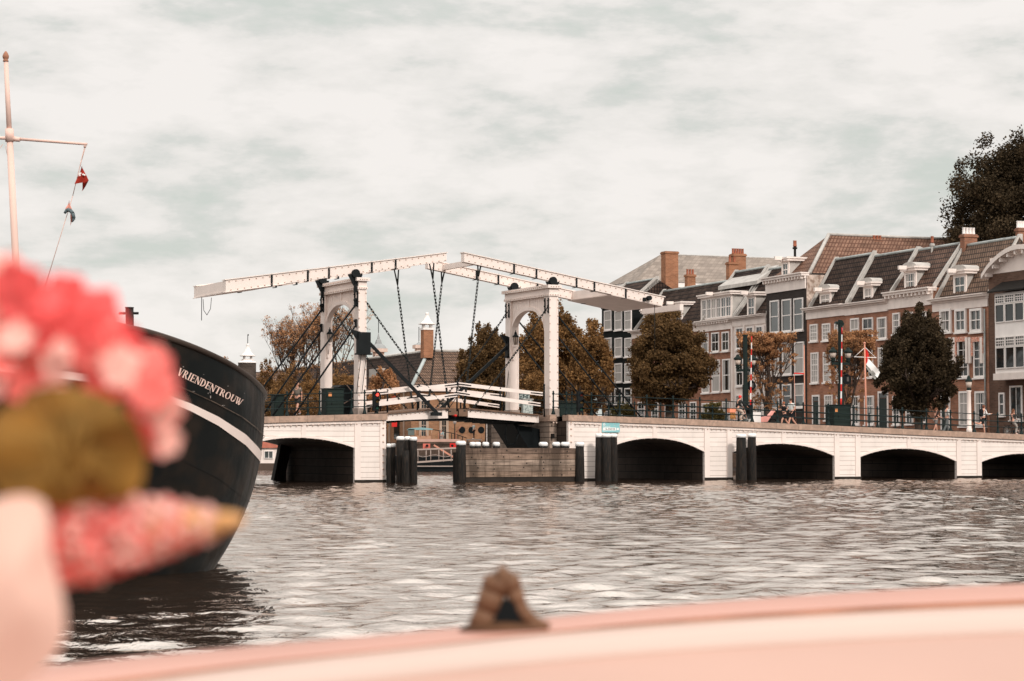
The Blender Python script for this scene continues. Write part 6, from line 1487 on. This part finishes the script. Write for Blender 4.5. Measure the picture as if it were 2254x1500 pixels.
def person(lab, pos, head, ht=1.75, thigh=(25, -20), knee=(10, 30), arm=(-25, 30), elbow=(30, 30), lean=5, shirt=None, sleeves='short', legs='shorts', legc=None, shoe=None, hair=None, hat=None, bag=None, seat=None, long_hair=False, frame=None, group=None):
    F = frame or B; k_ = ht/1.75; t = thing('person', lab, 'person', F, pos, group)
    def fwd(p, a, L_): return Vector((p.x+L_*math.sin(R(a)), p.y, p.z-L_*math.cos(R(a))))
    pel = Vector((0, 0, 0)); ln = R(lean); upv = Vector((math.sin(ln), 0, math.cos(ln)))
    chest = pel+upv*.40; neck = pel+upv*.56; hd = neck+Vector((math.sin(ln)*.04+.015, 0, .11)); ht_ = hd+Vector((0, 0, .10))
    nodes = {'pel': (pel, (.14, .10)), 'waist': (pel+upv*.2, (.125, .09)), 'chest': (chest, (.155, .105)), 'neck': (neck, .055), 'jaw': (neck+upv*.08+Vector((.03, 0, 0)), (.06, .065)), 'head': (hd+Vector((0, 0, .03)), (.085, .075)), 'crown': (ht_, (.07, .06))}
    edges = [('pel', 'waist'), ('waist', 'chest'), ('chest', 'neck'), ('neck', 'jaw'), ('jaw', 'head'), ('head', 'crown')]
    J = {}
    for s_, i in ((1, 0), (-1, 1)):
        h_ = pel+Vector((0, s_*.10, -.05)); kn = fwd(h_, thigh[i], .43); an = fwd(kn, thigh[i]-knee[i], .42); toe = an+Vector((.16, 0, -.05)) if abs(thigh[i]-knee[i]) < 45 else fwd(an, thigh[i]-knee[i]+75, .16)
        sh = chest+Vector((0, s_*.19, .08)); el = fwd(sh, arm[i], .28); el.y += s_*.04; wr = fwd(el, arm[i]+elbow[i], .25); ha = fwd(wr, arm[i]+elbow[i], .09)
        J.update({'h%d' % i: h_, 'k%d' % i: kn, 'a%d' % i: an, 't%d' % i: toe, 's%d' % i: sh, 'e%d' % i: el, 'w%d' % i: wr, 'x%d' % i: ha})
        nodes.update({'h%d' % i: (h_, .085), 'k%d' % i: (kn, .055), 'c%d' % i: (kn.lerp(an, .3), .055), 'a%d' % i: (an, .036), 't%d' % i: (toe, (.035, .03)), 's%d' % i: (sh, .055), 'e%d' % i: (el, .038), 'w%d' % i: (wr, .026), 'x%d' % i: (ha, (.035, .02))})
        edges += [('pel', 'h%d' % i), ('h%d' % i, 'k%d' % i), ('k%d' % i, 'c%d' % i), ('c%d' % i, 'a%d' % i), ('a%d' % i, 't%d' % i), ('chest', 's%d' % i), ('s%d' % i, 'e%d' % i), ('e%d' % i, 'w%d' % i), ('w%d' % i, 'x%d' % i)]
    low = min(J['a0'].z, J['a1'].z)-.09; zoff = -low if seat is None else seat/k_
    xf = Matrix.Rotation(R(head), 4, 'Z') @ Matrix.Scale(k_, 4) @ Matrix.Translation((0, 0, zoff))
    skin('body', nodes, edges, skinm, t, xf)
    sm = mat(*shirt); g_ = .018
    nd = {'pel': (pel+upv*-.02, (.155, .115)), 'waist': (pel+upv*.2, (.145, .11)), 'chest': (chest, (.172, .122)), 'nk': (neck-upv*.05, .075)}; ed = [('pel', 'waist'), ('waist', 'chest'), ('chest', 'nk')]
    for i in (0, 1):
        nd['s%d' % i] = (J['s%d' % i], .073); e_ = J['e%d' % i] if sleeves == 'long' else J['s%d' % i].lerp(J['e%d' % i], .7); nd['e%d' % i] = (e_, .055); ed += [('chest', 's%d' % i), ('s%d' % i, 'e%d' % i)]
        if sleeves == 'long': nd['w%d' % i] = (J['w%d' % i], .042); ed += [('e%d' % i, 'w%d' % i)]
    skin('top_garment', nd, ed, sm, t, xf)
    if legs:
        lm_ = mat(*legc); nd = {'pel': (pel+upv*.06, (.16, .12))}; ed = []
        for i in (0, 1):
            nd['h%d' % i] = (J['h%d' % i], .105); kk = J['k%d' % i] if legs == 'long' else J['h%d' % i].lerp(J['k%d' % i], .72); nd['k%d' % i] = (kk, .078 if legs == 'long' else .10); ed += [('pel', 'h%d' % i), ('h%d' % i, 'k%d' % i)]
            if legs == 'long': nd['a%d' % i] = (J['a%d' % i], .062); ed += [('k%d' % i, 'a%d' % i)]
        skin('trousers' if legs == 'long' else 'shorts', nd, ed, lm_, t, xf)
    shm = mat(*(shoe or ('white shoes', (.7, .66, .62))))
    for i in (0, 1): skin('shoe', {'a': (J['a%d' % i]+Vector((-.02, 0, -.03)), (.05, .045)), 't': (J['t%d' % i]+Vector((.03, 0, 0)), (.045, .035))}, [('a', 't')], shm, t, xf)
    hm_ = mat(*(hair or ('brown hair', (.10, .045, .025), .8)))
    hp = hd+Vector((-.015, 0, .045))
    o = MB(); o.ball((hp.x, hp.y, hp.z), .098, .088, .10, 12, 8)
    if long_hair: o.ball((hp.x-.06, 0, hp.z-.16), .07, .10, .20, 10, 6)
    me = MB(); 
    hb = o; off = OFF[t]; hb.v = [tuple((xf @ Vector(q_))+off) for q_ in hb.v]; hb.build('hat' if hat else 'hair', mat(*hat) if hat else hm_, t)
    fc = MB(); fc.ball((hd.x+.085, 0, hd.z+.0), .022, .016, .025, 6, 4)
    for s_ in (1, -1): fc.ball((hd.x+.01, s_*.085, hd.z+.0), .02, .012, .03, 6, 4)
    fc.v = [tuple((xf @ Vector(q_))+off) for q_ in fc.v]; fc.build('nose_and_ears', skinm, t)
    ey = MB()
    for s_ in (1, -1): ey.ball((hd.x+.078, s_*.032, hd.z+.025), .012, .012, .01, 6, 4)
    ey.v = [tuple((xf @ Vector(q_))+off) for q_ in ey.v]; ey.build('eyes', black, t)
    if bag:
        b_ = MB(); c_ = chest-Vector((.17, 0, .05)); b_.lathe((c_.x, c_.y, c_.z-.22), [(.10, 0), (.14, .05), (.14, .34), (.10, .44)], 8, sx=.8, sy=1.1); b_.v = [tuple((xf @ Vector(q_))+off) for q_ in b_.v]; b_.build('backpack', mat(*bag), t)
    # fingers on both hands
    fg = MB()
    for i in (0, 1):
        a = J['x%d' % i]; d_ = (a-J['w%d' % i]).normalized(); s = Vector((0, 1, 0)); side = (-1, 1)[i]
        for q_ in range(4): o_ = s*(q_-1.5)*.017; fg.tube(a+d_*.01+o_, a+d_*(.05+.012*(1.5-abs(q_-1.5)))+o_+d_.cross(s)*.012, .009, .007, 5)
        fg.tube(a-d_*.03+s*side*.03, a+d_*.015+s*side*.05, .010, .008, 5)
    fg.v = [tuple((xf @ Vector(q_))+off) for q_ in fg.v]; fg.build('fingers', skinm, t)
    return t
def bicycle(lab, x, y, z, frm, face=1, crate=None, col=(.5, .3, .25)):
    t = thing('bicycle', lab, 'bicycle', B, (x, y, z), 'bicycles on the bridge'); r = .34; a, b = x-.55*face, x+.55*face; fm_ = mat(*frm)
    for c_ in (a, b):
        w_ = MB().torus((c_, y, z+r), r-.02, .022, 'y', 24, 6).build('wheel', black, t); mb = MB()
        for k_ in range(10): q_ = math.pi*k_/10; mb.tube((c_-(r-.03)*math.cos(q_), y, z+r-(r-.03)*math.sin(q_)), (c_+(r-.03)*math.cos(q_), y, z+r+(r-.03)*math.sin(q_)), .004, n=4, caps=False)
        mb.tube((c_, y-.05, z+r), (c_, y+.05, z+r), .03); mb.build('spokes', lead, w_)
    bb = (x-.08*face, y, z+.30); st = (x-.22*face, y, z+.85); hd_ = (x+.38*face, y, z+.88); mb = MB()
    for p, q_ in ((bb, st), (bb, (hd_[0]+.03*face, y, z+.7)), (st, (hd_[0], y, z+.86)), (bb, (a, y, z+r)), (st, (a, y, z+r)), (hd_, (b, y, z+r)), (hd_, (hd_[0]-.05*face, y, z+1.05))): mb.tube(p, q_, .02, n=6)
    mb.build('frame', fm_, t)
    mb = MB(); mb.tube((hd_[0]-.05*face, y-.28, z+1.05), (hd_[0]-.05*face, y+.28, z+1.05), .014, n=6)
    for s_ in (-1, 1): mb.tube((hd_[0]-.05*face, y+s_*.28, z+1.05), (hd_[0]-.2*face, y+s_*.3, z+1.03), .017, n=6)
    mb.build('handlebar', iron, t)
    MB().prism_xz([(st[0]-.14, z+.90), (st[0]+.14, z+.90), (st[0]+.10, z+.95), (st[0]-.14, z+.97)], y-.08, y+.08).build('saddle', black, t)
    mb = MB(); mb.box(a-.2, a+.2, y-.07, y+.07, z+.70, z+.73); mb.tube((a, y-.04, z+r), (a+.1, y-.06, z+.71), .01, n=4); mb.build('rack', iron, t)
    mb = MB(); mb.tube((bb[0]-.1, y-.1, bb[2]-.1), (bb[0]+.1, y+.1, bb[2]+.1), .012, n=5); mb.box(bb[0]+.04, bb[0]+.16, y+.08, y+.17, bb[2]+.08, bb[2]+.11); mb.box(bb[0]-.16, bb[0]-.04, y-.17, y-.08, bb[2]-.12, bb[2]-.09); mb.tube((bb[0], y-.05, bb[2]), (bb[0], y-.06, bb[2]), .09, n=12); mb.build('crank', iron, t)
    if crate: mb = MB(); mb.box(a-.24, a+.2, y-.19, y+.19, z+.735, z+.98); mb.build('basket', mat(*crate), t); mb = MB(); mb.box(a-.22, a+.16, y-.24, y-.195, z+.36, z+.70); mb.build('pannier', mat('patterned pannier', (.45, .20, .06), .8, .3, 9, c2=(.05, .03, .02)), t)
    return t
x, y, z = bp(655, 3.0)
person('bald man in grey t-shirt and dark shorts with a backpack, walking', (x, y, z), 215, 1.80, thigh=(22, -18), knee=(8, 22), arm=(-12, 18), elbow=(15, 25), lean=2, shirt=('grey t-shirt', (.17, .145, .12), .9), legc=('dark shorts', (.05, .045, .04), .9), shoe=('grey trainers', (.25, .26, .27)), hair=('bald skin', (.66, .36, .27), .6), bag=('dark backpack', (.03, .032, .035), .8))
x, y, z = bp(1727, 7.4)
person('red-haired jogger in a black outfit, running left beside the man in white', (x, y, z), 180, 1.66, thigh=(38, -25), knee=(30, 20), arm=(-15, 25), elbow=(95, 90), lean=6, shirt=('black sports top', (.02, .02, .022), .8), legc=('black shorts', (.015, .017, .02), .8), shoe=('white shoes', (.7, .66, .62)), hair=('red brown hair', (.30, .10, .05), .8), long_hair=False)
x, y, z = bp(1742, 7.6)
person('bearded jogger in a white t-shirt and black shorts, running left', (x, y, z), 180, 1.86, thigh=(28, -22), knee=(14, 22), arm=(-22, 20), elbow=(60, 75), lean=3, shirt=('white t-shirt', (.66, .70, .68), .8), legc=('black shorts', (.015, .017, .02)), hair=('dark hair', (.05, .03, .022), .8))
x, y, z = bp(2060, 5.5)
person('long-haired walker in a dark top and denim shorts', (x, y, z), 350, 1.60, thigh=(12, -12), knee=(5, 12), arm=(5, 10), elbow=(60, 60), lean=2, shirt=('dark top', (.025, .022, .022), .8), legc=('denim shorts', (.20, .19, .18), .8), hair=('long brown hair', (.13, .055, .03), .8), long_hair=True, sleeves='short')
x, y, z = bp(2084, 5.2)
person('walker in a pale grey hoodie and grey trousers', (x, y, z), 350, 1.80, thigh=(14, -14), knee=(4, 14), arm=(10, -5), elbow=(70, 60), lean=2, shirt=('pale grey hoodie', (.42, .42, .40), .9), sleeves='long', legs='long', legc=('grey trousers', (.13, .14, .14), .9), hair=('dark brown hair', (.07, .035, .022), .8))
x, y, z = bp(2163, 3.2)
person('runner in a white top and black shorts with a black backpack', (x, y, z), 0, 1.82, thigh=(20, -48), knee=(10, 55), arm=(-40, 22), elbow=(85, 80), lean=7, shirt=('white running top', (.74, .72, .70), .8), sleeves='long', legc=('black shorts', (.015, .017, .02)), hair=('auburn hair', (.16, .06, .035), .8), bag=('black backpack', (.012, .012, .014), .8))
x, y, z = bp(1627, 5.8)
bicycle('bicycle with orange patterned pannier ridden by the person in a red hat', x, y, z, ('pink bike frame', (.62, .36, .29), .4), 1, ('orange basket cloth', (.72, .27, .16), .8))
person('cyclist in a black puffer jacket, beige trousers and red hat', (x-.16, y, z), 0, 1.8, thigh=(80, 62), knee=(70, 95), arm=(38, 40), elbow=(20, 20), lean=22, shirt=('black puffer jacket', (.02, .022, .022), .6), sleeves='long', legs='long', legc=('beige trousers', (.52, .41, .34), .9), shoe=('pale boots', (.5, .38, .3)), hat=('red hat', (.72, .06, .05), .8), seat=.99)
x, y, z = bp(2232, 4.0)
bicycle('dark bicycle with a brown rear wheel guard at the right edge of the bridge', x, y, z, ('dark bike frame', (.03, .03, .03), .4), 1)
person('cyclist with long brown hair, dark jacket and grey trousers', (x-.16, y, z), 0, 1.72, thigh=(75, 45), knee=(70, 60), arm=(45, 48), elbow=(15, 15), lean=10, shirt=('brown black jacket', (.06, .05, .045), .8), sleeves='long', legs='long', legc=('pale grey trousers', (.36, .32, .29), .9), hair=('long brown hair', (.13, .055, .03)), long_hair=True, seat=.97, shoe=('pale shoes', (.6, .45, .4)))
p = atY(1043, 967, 253)
person('man in a teal shirt and dark trousers raising a hand to his face', (p.x, p.y, p.z), 200, 1.82, frame=W0, thigh=(3, -3), knee=(0, 3), arm=(10, 60), elbow=(20, 110), lean=0, shirt=('teal patterned shirt', (.36, .50, .50), .8), legs='long', legc=('dark trousers', (.02, .02, .022), .8), hair=('fair hair', (.5, .3, .2), .8))
t = thing('quay_step', 'low pale landing platform under the man in the teal shirt', 'platform', W0, (p.x, p.y, GZ))
MB().box(p.x-.9, p.x+.9, p.y-.5, p.y+.5, p.z-.16, p.z-.003).box(p.x-.8, p.x-.6, p.y-.3, p.y+.3, GZ, p.z-.161).box(p.x+.6, p.x+.8, p.y-.3, p.y+.3, GZ, p.z-.161).build('platform_boards', mat('pale boards', (.42, .33, .28), .8), t)
p = atY(972, 963, 262)
person('person in a pale blue coat standing at the dark doorway behind the barge', (p.x, p.y, GZ+.004), 260, 1.80, frame=W0, thigh=(3, -3), knee=(0, 3), arm=(5, -5), elbow=(15, 15), lean=0, shirt=('pale blue coat', (.34, .44, .45), .8), sleeves='long', legs='long', legc=('pale grey trousers', (.36, .32, .29)), hair=('grey hair', (.35, .33, .3), .8))
t = thing('street_lantern', 'old street lantern on a dark post by the brick wall, above the red navigation light', 'street lamp', W0, (atY(1001, 960, 258).x, 258, GZ))
a = atY(1001, 934, 258); MB().tube((a.x, 258, GZ), a, .07, .05, 6).build('post', iron, t)
MB().lathe(tuple(a), [(.14, 0), (.24, .5)], 6).build('glass', mat('pale lantern glass', (.5, .42, .38), .3), t); MB().lathe((a.x, a.y, a.z+.503), [(.3, 0), (.18, .2), (.05, .38)], 6).build('hood', iron, t)
